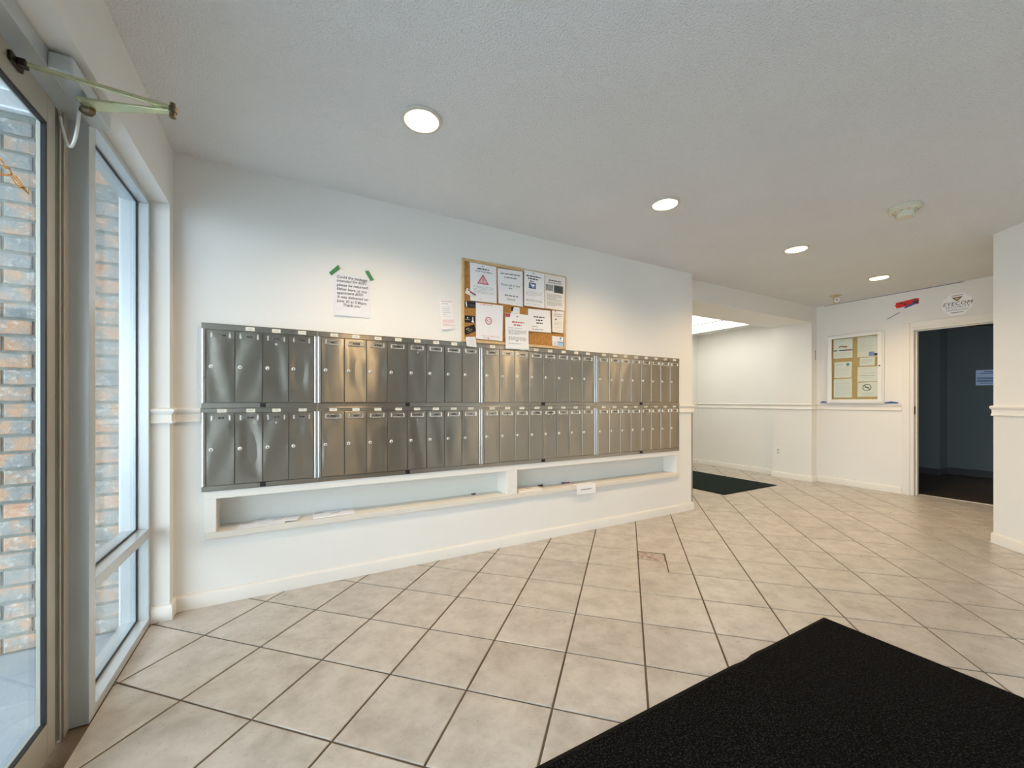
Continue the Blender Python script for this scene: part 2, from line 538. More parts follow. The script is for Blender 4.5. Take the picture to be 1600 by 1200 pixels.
shared = {}
rest = MB(); n_t = 0
for i in range(-2, 22):
    for j in range(-14, 20):
        s0 = S0 + i * SP; t0 = T0 + j * TP
        cells = [(s0, s0 + SP, t0, t0 + TP, False)]
        if i == 6 and j == 4:      # the mended tile, cut in four
            sm, tm = s0 + SP * 0.56, t0 + TP * 0.53
            cells = [(s0, sm, t0, tm, False), (sm, s0 + SP, t0, tm, False), (sm, s0 + SP, tm, t0 + TP, False),
                     (s0, sm, tm, t0 + TP, True)]
        for (a, b, c, d, broken) in cells:
            base = quad_st(a, b, c, d)
            if area(base) < 0: base = base[::-1]
            for nook in (False, True):
                p = floor_clip(list(base), nook)
                if len(p) < 3 or abs(area(p)) < 2e-5: continue
                cx = sum(q[0] for q in p) / len(p); cy = sum(q[1] for q in p) / len(p)
                # hidden behind the slanting wall
                if (cx - AW0[0]) * aw_n.x + (cy - AW0[1]) * aw_n.y < -0.30 and cy < 0.945 - 0.25: continue
                fw = cx * 0.4863 + cy * 0.8738
                if fw < 0.6 and not nook:
                    tile_mesh(rest, p); continue
                n_t += 1
                full = len(p) == 4 and abs(abs(area(p)) - abs(area(base))) < 1e-7 and len(cells) == 1
                if full and 'tile' in shared:
                    t_ = place('tile', shared['tile'], (cx, cy, -0.012), floor)
                else:
                    mb = MB()
                    if broken:
                        tile_mesh(mb, p, -0.004)
                        t_ = mb.build('tile', 'chip_mortar', floor)
                        t_['label'] = 'broken corner of a mended floor tile showing pinkish mortar'
                    else:
                        tile_mesh(mb, p)
                        t_ = mb.build('tile', 'tile', floor, origin=(cx, cy, -0.012))
                        if full: shared['tile'] = t_.data
r_ = rest.build('tile_rest', 'tile', floor); r_['kind'] = 'stuff'

# ------------------------------------------------------------------ ceiling with round cut-outs for the lamps
LAMPS = [(0.552, 1.862), (2.205, 1.862), (3.850, 1.862), (5.510, 1.862)]
HOLE = 0.078
c = MB()
CX0, CX1, CY0, CY1 = XL - 0.02, XW + 0.02, YB - 0.02, GY0 + 0.02


def flat(mb, x0, x1, y0, y1, z):
    mb.poly([(x0, y0, z), (x0, y1, z), (x1, y1, z), (x1, y0, z)])


q = 0.15
flat(c, CX0, CX1, CY0, 1.862 - q, H); flat(c, CX0, CX1, 1.862 + q, CY1, H)
xs = CX0
for lx, ly in LAMPS:
    flat(c, xs, lx - q, ly - q, ly + q, H); xs = lx + q
    n = 40; ring = []; sq = []
    for k in range(n):
        a = 2 * PI * k / n + PI / 4
        ca, sa = math.cos(a), math.sin(a)
        m_ = q / max(abs(ca), abs(sa))
        ring.append((lx + HOLE * ca, ly + HOLE * sa, H)); sq.append((lx + m_ * ca, ly + m_ * sa, H))
    for k in range(n):
        c.poly([ring[k], ring[(k + 1) % n], sq[(k + 1) % n], sq[k]])
flat(c, xs, CX1, 1.862 - q, 1.862 + q, H)
c.box(CX0 - 0.3, CX1 + 0.2, CY0 - 0.2, YN + 0.2, 2.70, 2.80)
ceiling = struct('ceiling', c, 'ceiling_paint', fix=False)
c = MB(); c.box(3.665, XW, GY1, YN, 2.30, 2.36)
struct('ceiling_nook', c, 'ceiling_paint')

# ------------------------------------------------------------------ walls
NZ0, NZ1 = 0.40, 0.583             # recessed shelf in the mailbox wall
w = MB()
w.box(XL - 0.02, 3.665, YM, 2.95, 0, NZ0 - 0.02)
w.box(XL - 0.02, 3.665, YM, 2.95, NZ1 + 0.02, 2.70)
w.box(XL - 0.02, -0.36, YM, 2.95, NZ0 - 0.02, NZ1 + 0.02)
w.box(3.425, 3.665, YM, 2.95, NZ0 - 0.02, NZ1 + 0.02)
w.box(1.50, 1.55, YM, 2.95, NZ0 - 0.02, NZ1 + 0.02)
w.box(-0.36, 1.50, 2.91, 2.95, NZ0 - 0.02, NZ1 + 0.02)
w.box(1.55, 3.425, 2.91, 2.95, NZ0 - 0.02, NZ1 + 0.02)
struct('wall_back', w, 'wall_paint')
w = MB()
w.box(-0.72, XL, YB, YM, 2.135, 2.70)
w.box(-0.72, XL, 2.67, YM + 0.2, 0, 2.135)
wl = struct('wall_left', w, 'wall_paint')
w = MB(); w.box(3.665, XW, GY0, GY1, 2.215, 2.70)
struct('wall_header', w, 'wall_paint', label='plastered header beam over the opening to the lit nook')
w = MB()
w.box(6.355, XW, GY0, GY1, 0, 2.215)
w.box(XW, XW + 0.15, DY1, YN + 0.15, 0, 2.70)
w.box(XW, XW + 0.15, 0.80, DY0, 0, 2.70)
w.box(XW, XW + 0.15, DY0, DY1, DZ, 2.70)
struct('wall_right', w, 'wall_paint')
w = MB(); w.box(3.465, XW, YN, YN + 0.15, 0, 2.70); w.box(3.465, 3.665, 2.95, YN, 0, 2.70)
struct('wall_nook', w, 'wall_paint')
w = MB()
a0 = Vector(AW0); a1 = Vector(AW1) + aw_d * 0.3; off = -aw_n * 0.12
pts = [(a0.x, a0.y), (a1.x, a1.y), (a1.x + off.x, a1.y + off.y), (a0.x + 0.11, a0.y - 0.13), (XW, a0.y - 0.13), (XW, a0.y)]
w.prism(pts, 0, 2.70)
struct('wall_slanting', w, 'wall_paint')
w = MB(); w.box(-0.72, 2.6, YB - 0.15, YB, 0, 2.70)
struct('wall_rear', w, 'rear_paint')

# mouldings
BASE = [(0, 0), (0.013, 0), (0.013, 0.066), (0.0105, 0.074), (0.006, 0.0795), (0, 0.081)]
RAIL = [(0, 1.004), (0.010, 1.004), (0.0145, 1.011), (0.012, 1.019), (0.009, 1.023), (0.009, 1.052), (0.013, 1.057), (0.020, 1.066),
        (0.0215, 1.074), (0.019, 1.081), (0.012, 1.085), (0, 1.086)]
RUN_M = [(XF + 0.001, 2.67), (XL, 2.67), (XL, YM), (3.665, YM), (3.665, 2.95)]
RUN_R = [(3.665, YN), (XW, YN), (XW, GY1), (6.355, GY1), (6.355, GY0), (XW, GY0), (XW, DY1 + 0.087)]
RUN_A = [(XW - 0.02, AW0[1]), AW0, AW1]
for nm, run in (('baseboard_back', RUN_M), ('baseboard_right', RUN_R), ('baseboard_slanting', RUN_A)):
    b = MB(); b.sweep(BASE, run); struct(nm, b, 'trim_paint', smooth=True)
b = MB(); b.sweep(RAIL, [(XF + 0.001, 2.67), (XL, 2.67), (XL, YM), (-0.408, YM)])
b.sweep(RAIL, [(3.444, YM), (3.665, YM), (3.665, 2.95)])
struct('trim_1', b, 'trim_paint', smooth=True)
b = MB(); b.sweep(RAIL, RUN_R); struct('trim_2', b, 'trim_paint', smooth=True)
b = MB(); b.sweep(RAIL, RUN_A); struct('trim_3', b, 'trim_paint', smooth=True)
# grey corner strip on the free end of the mailbox wall
b = MB(); b.box(3.648, 3.668, YM - 0.003, YM, 0.083, 1.002); b.box(3.665, 3.668, YM - 0.003, 2.78, 0.083, 1.002)
tag(b.build('corner_stripe', 'stripe'), 'narrow grey corner strip below the chair rail at the mailbox wall end', 'corner guard')

# ------------------------------------------------------------------ glazing: side light, entrance door
def frame_box(parent, name, *a, mat_='aluminium', bevel=0.0015):
    m_ = MB(); m_.box(*a); return m_.build(name, mat_, parent, bevel=bevel)


win = empty('window_1', (-0.65, 2.30, 0), kind='structure')
XO = -0.706
frame_box(win, 'jamb', XO, XF, 2.637, 2.668, 0, 2.133)
mul = frame_box(win, 'mullion', XO, XF, 1.942, 1.996, 0, 2.133)
frame_box(win, 'sill', XO, XF, 1.997, 2.636, 0, 0.036)
frame_box(win, 'transom', XO, XF, 1.997, 2.636, 0.441, 0.486)
frame_box(win, 'head', XO, XF, 1.997, 2.636, 2.104, 2.133)
for z0, z1 in ((0.037, 0.440), (0.487, 2.103)):
    p = MB(); p.box(-0.655, -0.649, 1.998, 2.635, z0, z1); pane = p.build('pane', 'glass', win)
    p = MB()
    for y0, y1, a, b_ in ((1.998, 2.004, z0, z1), (2.629, 2.635, z0, z1), (2.004, 2.629, z0, z0 + 0.006), (2.004, 2.629, z1 - 0.006, z1)):
        p.box(-0.648, -0.642, y0, y1, a, b_)
    p.build('gasket', 'rubber', pane)

dr = empty('door_1', (-0.66, 1.45, 0), kind='structure')
DX0, DX1 = -0.674, -0.649
frame_box(dr, 'lock_stile', DX0, DX1, 1.797, 1.845, 0.01, 2.074, mat_='aluminium_taupe')
frame_box(dr, 'hinge_stile', DX0, DX1, 0.955, 1.01, 0.01, 2.074, mat_='aluminium_taupe')
frame_box(dr, 'top_rail', DX0, DX1, 1.011, 1.796, 1.985, 2.074, mat_='aluminium_taupe')
frame_box(dr, 'bottom_rail', DX0, DX1, 1.011, 1.796, 0.01, 0.12, mat_='aluminium_taupe')
p = MB(); p.box(-0.667, -0.661, 1.012, 1.795, 0.121, 1.984); dpane = p.build('pane', 'glass', dr)
p = MB()
for y0, y1, a, b_ in ((1.012, 1.018, 0.121, 1.984), (1.785, 1.795, 0.121, 1.984), (1.018, 1.785, 0.121, 0.128), (1.018, 1.785, 1.974, 1.984)):
    p.box(-0.660, -0.6495, y0, y1, a, b_)
p.build('gasket', 'rubber', dpane)
# orange vinyl scribble on the door glass
p = MB()
for path in ([(1.53, 1.762), (1.586, 1.760), (1.600, 1.757), (1.608, 1.746), (1.626, 1.755), (1.649, 1.740), (1.686, 1.731), (1.722, 1.727), (1.719, 1.746)],
             [(1.53, 1.712), (1.586, 1.717), (1.620, 1.731), (1.640, 1.745)], [(1.655, 1.748), (1.690, 1.738), (1.716, 1.728)],
             [(1.626, 1.755), (1.646, 1.730), (1.676, 1.724), (1.70, 1.735)]):
    for (ya, za), (yb, zb) in zip(path, path[1:]):
        d = Vector((yb - ya, zb - za)).normalized(); nn = Vector((-d.y, d.x)) * 0.0022
        vs = [(x, yy + s * nn.x, zz + s * nn.y) for x in (-0.6608, -0.6600) for yy, zz in ((ya, za), (yb, zb)) for s in (-1, 1)]
        p.mesh(vs, [(0, 1, 3, 2), (4, 6, 7, 5), (0, 2, 6, 4), (1, 5, 7, 3), (0, 4, 5, 1), (2, 3, 7, 6)])
p.build('decal', 'orange_vinyl', dpane)
# recessed meeting channel with key hole, and stops of the frame
chan = MB(); chan.box(DX0, -0.655, 1.846, 1.8815, 0.01, 2.074); chan = chan.build('lock_channel', 'dark_channel', dr)
p = MB(); p.lathe([(0.006, 0), (0.006, 0.0015)], (-0.655, 1.856, 1.134), '+x', 12); p.build('keyhole', 'black_plastic', chan)
frame_box(dr, 'door_stop', DX0, -0.651, 1.883, 1.893, 0.0, 2.08, mat_='aluminium_taupe')
frame_box(dr, 'door_stop', DX0, -0.654, 1.894, 1.899, 0.0, 2.08, mat_='rubber')
frame_box(dr, 'door_stop', DX0, -0.647, 1.900, 1.916, 0.0, 2.08, mat_='aluminium_taupe')
frame_box(dr, 'door_stop', DX0, -0.650, 1.917, 1.941, 0.0, 2.08, mat_='aluminium_taupe')
frame_box(dr, 'door_head', XO, XF, 0.955, 1.941, 2.081, 2.133)
# glazing that runs on beside the door
w2 = empty('window_2', (-0.65, -0.6, 0), kind='structure')
for y in (0.90, -0.65, -2.19): frame_box(w2, 'mullion', XO, XF, y, y + 0.05, 0, 2.133)
for y0, y1 in ((-0.599, 0.899), (-2.139, -0.651)):
    frame_box(w2, 'sill', XO, XF, y0, y1, 0, 0.036); frame_box(w2, 'transom', XO, XF, y0, y1, 0.441, 0.486)
    frame_box(w2, 'head', XO, XF, y0, y1, 2.104, 2.133)
    for z0, z1 in ((0.037, 0.440), (0.487, 2.103)):
        p = MB(); p.box(-0.655, -0.649, y0 + 0.001, y1 - 0.001, z0, z1); p.build('pane', 'glass', w2)

# ------------------------------------------------------------------ door closer and power cable
cl = empty('door_closer', (-0.57, 1.80, 2.07), 'silver overhead door closer with folded arm above the glass entrance door', 'door closer')
p = MB(); p.box(-0.599, -0.545, 1.656, 1.945, 2.072, 2.126); p.build('closer_body', 'aluminium', cl, bevel=0.006)
p = MB(); p.lathe([(0.018, 0), (0.018, -0.010), (0.012, -0.013), (0.012, -0.034)], (-0.553, 1.776, 2.071), 'z', 18)
p.lathe([(0.016, -0.022), (0.020, -0.026), (0.020, -0.034), (0.014, -0.040)], (-0.553, 1.776, 2.071), 'z', 6)
p.build('spindle', 'bronze', cl, smooth=True)


def bar(mb, a, b, wa, wb, ta, tb, mi=0):
    a = Vector(a); b = Vector(b); d = (b - a).normalized(); s = Vector((0, 0, 1)).cross(d).normalized(); u = d.cross(s)
    vs = []
    for P, w_, t_ in ((a, wa, ta), (b, wb, tb)):
        for sx, sz in ((-1, -1), (1, -1), (1, 1), (-1, 1)):
            vs.append(P + s * sx * w_ / 2 + u * sz * t_ / 2)
    mb.mesh(vs, [(3, 2, 1, 0), (4, 5, 6, 7), (0, 1, 5, 4), (1, 2, 6, 5), (2, 3, 7, 6), (3, 0, 4, 7)], mi)


p = MB(); bar(p, (-0.556, 1.758, 2.050), (-0.322, 1.673, 2.054), 0.058, 0.016, 0.008, 0.008)
p.build('main_arm', 'arm_metal', cl, bevel=0.002)
p = MB(); bar(p, (-0.322, 1.673, 2.066), (-0.641, 1.618, 2.044), 0.014, 0.014, 0.010, 0.010)
p.build('forearm', 'arm_metal', cl, bevel=0.002)
p = MB(); p.lathe([(0.009, -0.020), (0.009, -0.004), (0.012, -0.004), (0.012, 0.012), (0.009, 0.012), (0.007, 0.026)], (-0.322, 1.673, 2.055), 'z', 16)
p.build('elbow_pin', 'bronze', cl, smooth=True)
p = MB(); p.box(-0.648, -0.640, 1.588, 1.648, 2.030, 2.056); p.box(-0.640, -0.622, 1.606, 1.630, 2.033, 2.053)
p.build('arm_shoe', 'dark_metal', cl, bevel=0.003)
cb = []
ctrl = [(-0.578, 1.797, 2.0715), (-0.580, 1.797, 2.02), (-0.588, 1.803, 1.965), (-0.603, 1.82, 1.938), (-0.62, 1.843, 1.952), (-0.636, 1.862, 1.995), (-0.645, 1.872, 2.03), (-0.6485, 1.876, 2.05)]
for i in range(len(ctrl) - 1):
    P = [Vector(ctrl[max(0, min(len(ctrl) - 1, i + k))]) for k in (-1, 0, 1, 2)]
    for s in range(6):
        t = s / 6
        cb.append(0.5 * ((2 * P[1]) + (-P[0] + P[2]) * t + (2 * P[0] - 5 * P[1] + 4 * P[2] - P[3]) * t * t + (-P[0] + 3 * P[1] - 3 * P[2] + P[3]) * t ** 3))
cb.append(Vector(ctrl[-1]))
p = MB(); p.tube(cb, 0.0045, 10)
p.build('power_cable', 'white_cable', cl, smooth=True)['label'] = 'white looped cable'

# ------------------------------------------------------------------ outside: brick wall, soffit, paving
BY = 2.70; BP = 0.0757; BZ = -0.02; BL = 0.2
p = MB(); p.box(-2.35, -0.72, BY + 0.010, BY + 0.12, BZ - 0.1, 2.43)
bw = struct('wall_outside', p, 'mortar')
bmesh_data = {}


def brick_piece(x0, x1, z0):
    L = round(x1 - x0, 4)
    if L not in bmesh_data:
        mb = MB(); k = 0.004; h = BP - 0.0125; d = 0.05
        o = [(0, 0), (L, 0), (L, h), (0, h)]
        i_ = [(k, k), (L - k, k), (L - k, h - k), (k, h - k)]
        vs = [(x, d, z) for x, z in o] + [(x, 0.003, z) for x, z in o] + [(x, 0, z) for x, z in i_]
        fs = [(8, 9, 10, 11)]
        for r in (0, 1): fs += [(r * 4 + a, r * 4 + (a + 1) % 4, (r + 1) * 4 + (a + 1) % 4, (r + 1) * 4 + a) for a in range(4)]
        mb.mesh(vs, fs)
        ob = mb.build('brick', 'brick_clay', bw, origin=(0, 0, 0))
        bmesh_data[L] = ob.data
        ob.location = Vector((x0, BY + random.uniform(-0.002, 0.003), z0)) - worg(bw); ORG[ob.name] = Vector((x0, BY, z0))
    else:
        place('brick', bmesh_data[L], (x0, BY + random.uniform(-0.002, 0.003), z0), bw)


for k in range(32):
    z0 = BZ + k * BP + 0.006
    if z0 + BP > 2.43: break
    x = -1.021 if k % 2 else -1.118
    x = x - BL * 6
    while x < -0.722:
        a, b_ = max(x + 0.005, -2.345), min(x + BL - 0.005, -0.722)
        if b_ - a > 0.02: brick_piece(a, b_, z0)
        x += BL
p = MB(); p.box(-3.4, -0.721, -4.5, 2.85, 2.432, 2.52)
for k in range(24): p.box(-3.39, -0.722, 2.66 - 0.15 * k, 2.675 - 0.15 * k, 2.424, 2.432)
struct('trim_soffit', p, 'soffit_paint', label='white ribbed soffit outside the entrance')
p = MB(); p.box(-14, -0.708, -12, 9, -0.10, -0.022)
struct('ground_outside', p, 'concrete', label='grey concrete walk outside the entrance')
pm = None
gr = bpy.data.objects['ground_outside']
for i in range(5):
    for j in range(8):
        x1 = -0.712 - 0.46 * i; y1 = 2.69 - 0.46 * j
        mb = MB(); k = 0.004
        if pm is None:
            mb.mesh([(k, k, 0), (0.456, k, 0), (0.456, 0.456, 0), (k, 0.456, 0), (0.002, 0.002, -0.004), (0.458, 0.002, -0.004), (0.458, 0.458, -0.004), (0.002, 0.458, -0.004)],
                    [(0, 1, 2, 3), (4, 5, 1, 0), (5, 6, 2, 1), (6, 7, 3, 2), (7, 4, 0, 3)])
            o_ = mb.build('paving_slab', 'concrete', gr, origin=(0, 0, 0)); pm = o_.data
            o_.location = Vector((x1 - 0.46, y1 - 0.46, -0.0178)) - worg(gr)
        else:
            place('paving_slab', pm, (x1 - 0.46, y1 - 0.46, -0.0178), gr)

# ------------------------------------------------------------------ office beyond the dark doorway
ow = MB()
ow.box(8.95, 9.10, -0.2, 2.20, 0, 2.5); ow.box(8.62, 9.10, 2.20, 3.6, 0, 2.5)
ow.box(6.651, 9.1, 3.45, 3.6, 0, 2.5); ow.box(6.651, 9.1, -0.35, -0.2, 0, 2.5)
struct('wall_office', ow, 'office_wall_shaded')
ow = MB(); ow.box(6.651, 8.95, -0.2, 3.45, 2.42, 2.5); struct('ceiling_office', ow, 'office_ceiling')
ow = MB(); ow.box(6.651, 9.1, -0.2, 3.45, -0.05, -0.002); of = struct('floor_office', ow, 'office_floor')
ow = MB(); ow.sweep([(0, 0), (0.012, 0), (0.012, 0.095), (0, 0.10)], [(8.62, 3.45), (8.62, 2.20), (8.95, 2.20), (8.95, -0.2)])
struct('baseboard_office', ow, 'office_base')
fr = empty('door_2', (XW + 0.05, 1.44, 0), kind='structure', label='doorway to the dark office, painted casing and open door')
CAS = 0.075
cs = MB()
for (y0, y1, z0, z1) in ((DY1, DY1 + CAS, 0, DZ + CAS), (DY0 - 0.03, DY0, 0, DZ + CAS), (DY0, DY1, DZ, DZ + CAS)):
    cs = MB(); cs.box(XW - 0.014, XW, y0 + 0.012 * (y0 == DY1), y1, z0 + 0.012 * (z0 == DZ), z1); cs.build('casing', 'trim_paint', fr, bevel=0.003)
for (y0, y1, z0, z1) in ((DY1 - 0.022, DY1, 0, DZ), (DY0, DY0 + 0.02, 0, DZ), (DY0 + 0.02, DY1 - 0.022, DZ - 0.02, DZ)):
    cs = MB(); cs.box(XW, XW + 0.15, y0, y1, z0, z1); cs.build('door_jamb', 'trim_paint', fr, bevel=0.002)
    cs = MB()
    if y0 > 1.5: cs.box(XW + 0.06, XW + 0.075, y0 - 0.011, y0, z0, z1 - 0.02)
    elif z0 > 1: cs.box(XW + 0.06, XW + 0.075, y0, y1, z0 - 0.011, z0)
    else: cs.box(XW + 0.06, XW + 0.075, y1, y1 + 0.011, z0, z1 - 0.02)
    cs.build('stop_bead', 'trim_paint', fr)
cs = MB(); cs.box(XW + 0.006, XW + 0.045, DY1 - 0.0245, DY1 - 0.0215, 0.965, 1.06); cs.build('strike_plate', 'dark_metal', fr, bevel=0.001)
cs = MB(); cs.box(XW + 0.125, XW + 0.165, DY0 + 0.02, DY1 - 0.022, -0.002, 0.004); cs.build('threshold', 'nickel', fr, bevel=0.002)
# open leaf, hinged at the near jamb
h0 = Vector((XW + 0.16, DY0 + 0.045, 0)); ld = Vector((7.395 - h0.x, 1.375 - h0.y, 0)).normalized(); ln = Vector((-ld.y, ld.x, 0))
lf = MB(); LW = 0.84
vs = []
for z in (0.012, 1.955):
    for a, b_ in ((0, 0), (LW, 0), (LW, -0.04), (0, -0.04)):
        vs.append(h0 + ld * a + ln * b_ + Vector((0, 0, z)))
lf.mesh(vs, [(3, 2, 1, 0), (4, 5, 6, 7), (0, 1, 5, 4), (1, 2, 6, 5), (2, 3, 7, 6), (3, 0, 4, 7)])
leaf = lf.build('door_leaf', 'office_door', fr, bevel=0.002)
kp = h0 + ld * (LW - 0.065) + Vector((0, 0, 0.962))
rot = Matrix((ld, Vector((0, 0, 1)), ln)).transposed()


def lathe_dir(prof, c_, n=24):
    vs = []; fs = []
    for r, h_ in prof:
        for k in range(n):
            a = 2 * PI * k / n
            vs.append(Vector(c_) + rot @ Vector((r * math.cos(a), r * math.sin(a), h_)))
    for j in range(len(prof) - 1):
        for k in range(n):
            fs.append((j * n + k, j * n + (k + 1) % n, (j + 1) * n + (k + 1) % n, (j + 1) * n + k))
    fs.append(tuple(range(n - 1, -1, -1))); fs.append(tuple((len(prof) - 1) * n + k for k in range(n)))
    return vs, fs


kb = MB(); kb.mesh(*lathe_dir([(0.032, 0.0), (0.032, 0.006), (0.014, 0.010), (0.012, 0.030), (0.024, 0.040), (0.031, 0.052), (0.029, 0.066), (0.016, 0.074)], kp))
kb.build('knob', 'brass', leaf, smooth=True)
ca = MB(); bar(ca, h0 + ld * 0.25 + ln * 0.03 + Vector((0, 0, 1.935)), (XW + 0.12, 1.43, 1.957), 0.025, 0.02, 0.014, 0.014)
ca.box(XW + 0.10, XW + 0.14, 1.41, 1.46, 1.935, 1.962)
ca.build('closer_arm', 'dark_metal', leaf, bevel=0.002)
pp = MB(); pp.box(8.946, 8.9495, 1.66, 1.90, 1.355, 1.58)
op = tag(pp.build('wall_notice', 'office_paper'), 'bluish paper notice on the dark office wall', 'notice')
pp = MB()
for k, (z, y0, y1) in enumerate(((1.55, 1.70, 1.82), (1.525, 1.69, 1.86), (1.46, 1.67, 1.89), (1.445, 1.67, 1.89), (1.42, 1.67, 1.89), (1.405, 1.68, 1.89), (1.38, 1.67, 1.86))):
    pp.box(8.945, 8.946, y0, y1, z, z + 0.010)
pp.build('printed_lines', 'ink_blue', op)

# ------------------------------------------------------------------ recessed lamps
WHERE = ['recessed ceiling lamp nearest the glass entrance, largest of the four', 'second recessed ceiling lamp from the glass entrance, above the cork board',
         'third recessed ceiling lamp from the glass entrance', 'farthest recessed ceiling lamp, in front of the office doorway wall']
for (lx, ly), lab in zip(LAMPS, WHERE):
    e = empty('recessed_lamp', (lx, ly, H), lab, 'ceiling lamp', 'recessed ceiling lamps in a row')
    p = MB(); p.lathe([(0.077, -0.001), (0.0935, -0.0005), (0.095, -0.004), (0.092, -0.008), (0.078, -0.009), (0.0745, -0.004), (0.0745, 0.002)], (lx, ly, H), 'z', 40, cap=False)
    p.build('trim_ring', 'ring_paint', e, smooth=True)
    p = MB(); p.lathe([(0.0745, 0.0), (0.072, 0.010), (0.056, 0.040), (0.046, 0.044)], (lx, ly, H), 'z', 40, cap=False)
    p.lathe([(0.0765, 0.0), (0.0765, 0.12), (0.01, 0.12)], (lx, ly, H), 'z', 40, cap=False)
    p.build('baffle', 'lamp_baffle', e, smooth=True)
    p = MB(); p.lathe([(0.047, 0.044), (0.045, 0.036), (0.032, 0.031), (0.012, 0.029)], (lx, ly, H), 'z', 32)
    p.build('lens', 'lamp_lens', e, smooth=True)
    ldd = bpy.data.lights.new('lamp_light', 'AREA'); ldd.shape = 'DISK'; ldd.size = 0.085
    ldd.energy = LAMP_W; ldd.color = LAMP_COL; ldd.spread = math.radians(150)
    lo = bpy.data.objects.new('lamp_light', ldd); col.objects.link(lo); lo.parent = e; lo.location = (0, 0, 0.0275)

# lit panel fitting on the nook ceiling
for k, (x0, x1, lab) in enumerate(((5.455, 6.10, 'glowing ceiling panel in the nook, nearer the outlet wall'), (4.77, 5.425, 'glowing ceiling panel in the nook, partly hidden by the mailbox wall'))):
    e = empty('light_panel', ((x0 + x1) / 2, 4.05, 2.27), lab, 'ceiling light', 'light panels in the nook')
    p = MB()
    for a in ((x0, x1, 3.42, 3.445), (x0, x1, 4.66, 4.685), (x0, x0 + 0.015, 3.445, 4.66), (x1 - 0.015, x1, 3.445, 4.66)): p.box(*a, 2.275, 2.30)
    p.build('frame', 'white_metal', e)
    p = MB(); p.box(x0 + 0.015, x1 - 0.015, 3.445, 4.66, 2.28, 2.286); p.build('diffuser', 'panel_lens', e)

# smoke detector and sprinkler-like brass fitting
e = empty('smoke_detector', (3.664, 1.10, H), 'cream round smoke detector on the ceiling', 'smoke detector')
p = MB(); p.lathe([(0.082, 0), (0.085, -0.006), (0.084, -0.022), (0.070, -0.034), (0.05, -0.036)], (3.664, 1.10, H), 'z', 32); p.build('base', 'cream_plastic', e, smooth=True)
p = MB(); p.lathe([(0.049, -0.036), (0.046, -0.040), (0.047, -0.052), (0.049, -0.066), (0.044, -0.076), (0.03, -0.078)], (3.664, 1.10, H), 'z', 28); p.build('sensor_head', 'cream_plastic', e, smooth=True)
for k in range(10):
    a = 2 * PI * k / 10
    p = MB(); p.lathe([(0.004, -0.0), (0.004, -0.0015)], (3.664 + 0.062 * math.cos(a), 1.10 + 0.062 * math.sin(a), H - 0.0352), 'z', 8)
    p.build('vent_hole', 'black_plastic', e)
fx, fy = 5.99, 2.45
e = empty('sprinkler_head', (fx, fy, H), 'small brass fitting with a white disc hanging from the ceiling', 'sprinkler')
p = MB(); p.lathe([(0.062, 0), (0.062, -0.004), (0.045, -0.012), (0.028, -0.016)], (fx, fy, H), 'z', 28); p.build('flange', 'brass_pale', e, smooth=True)
p = MB(); p.lathe([(0.022, -0.016), (0.022, -0.035), (0.030, -0.040), (0.030, -0.055), (0.014, -0.062), (0.012, -0.080), (0.024, -0.086), (0.026, -0.098), (0.012, -0.112)], (fx, fy, H), 'z', 20)
p.build('body', 'brass_pale', e, smooth=True)
p = MB(); p.lathe([(0.010, 0.0), (0.010, 0.035), (0.030, 0.036), (0.030, 0.044), (0.024, 0.047)], (fx - 0.005, fy - 0.035, H - 0.068), 'x', 22)
p.build('disc', 'white_plastic', e, smooth=True)
p = MB(); p.lathe([(0.008, 0.047), (0.008, 0.050)], (fx - 0.005, fy - 0.035, H - 0.068), 'x', 14); p.build('disc_centre', 'black_plastic', e)

# ------------------------------------------------------------------ mailboxes
YF = 2.732                         # front of the frames
DW = 0.1318
ROWS = [(1.0815, 1.548, 1.1135, 1.5125, 'upper'), (0.627, 1.0805, 0.6575, 1.0565, 'lower')]
UNITS = [(-0.405, 0.1625, -0.384, 4, 2), (0.1635, 1.2575, 0.185, 8, 4), (1.2585, 2.3580, 1.281, 8, 4), (2.3590, 3.4410, 2.380, 8, 4)]
UN = ['leftmost, only four doors wide, nearest the glass entrance', 'eight doors wide, second from the glass entrance', 'eight doors wide, third from the glass entrance', 'eight doors wide, rightmost, farthest from the glass entrance']


def mesh_at_origin(mb, mats, smooth=False, ang=38):
    if isinstance(mats, str): mats = [mats]
    me = bpy.data.meshes.new('piece')
    me.from_pydata(mb.v, [], mb.f)
    for k in mats: me.materials.append(M[k])
    me.polygons.foreach_set('material_index', mb.m)
    bm = bmesh.new(); bm.from_mesh(me); bmesh.ops.recalc_face_normals(bm, faces=bm.faces); bm.to_mesh(me); bm.free()
    if smooth:
        me.polygons.foreach_set('use_smooth', [True] * len(me.polygons)); me.set_sharp_from_angle(angle=math.radians(ang))
    return me


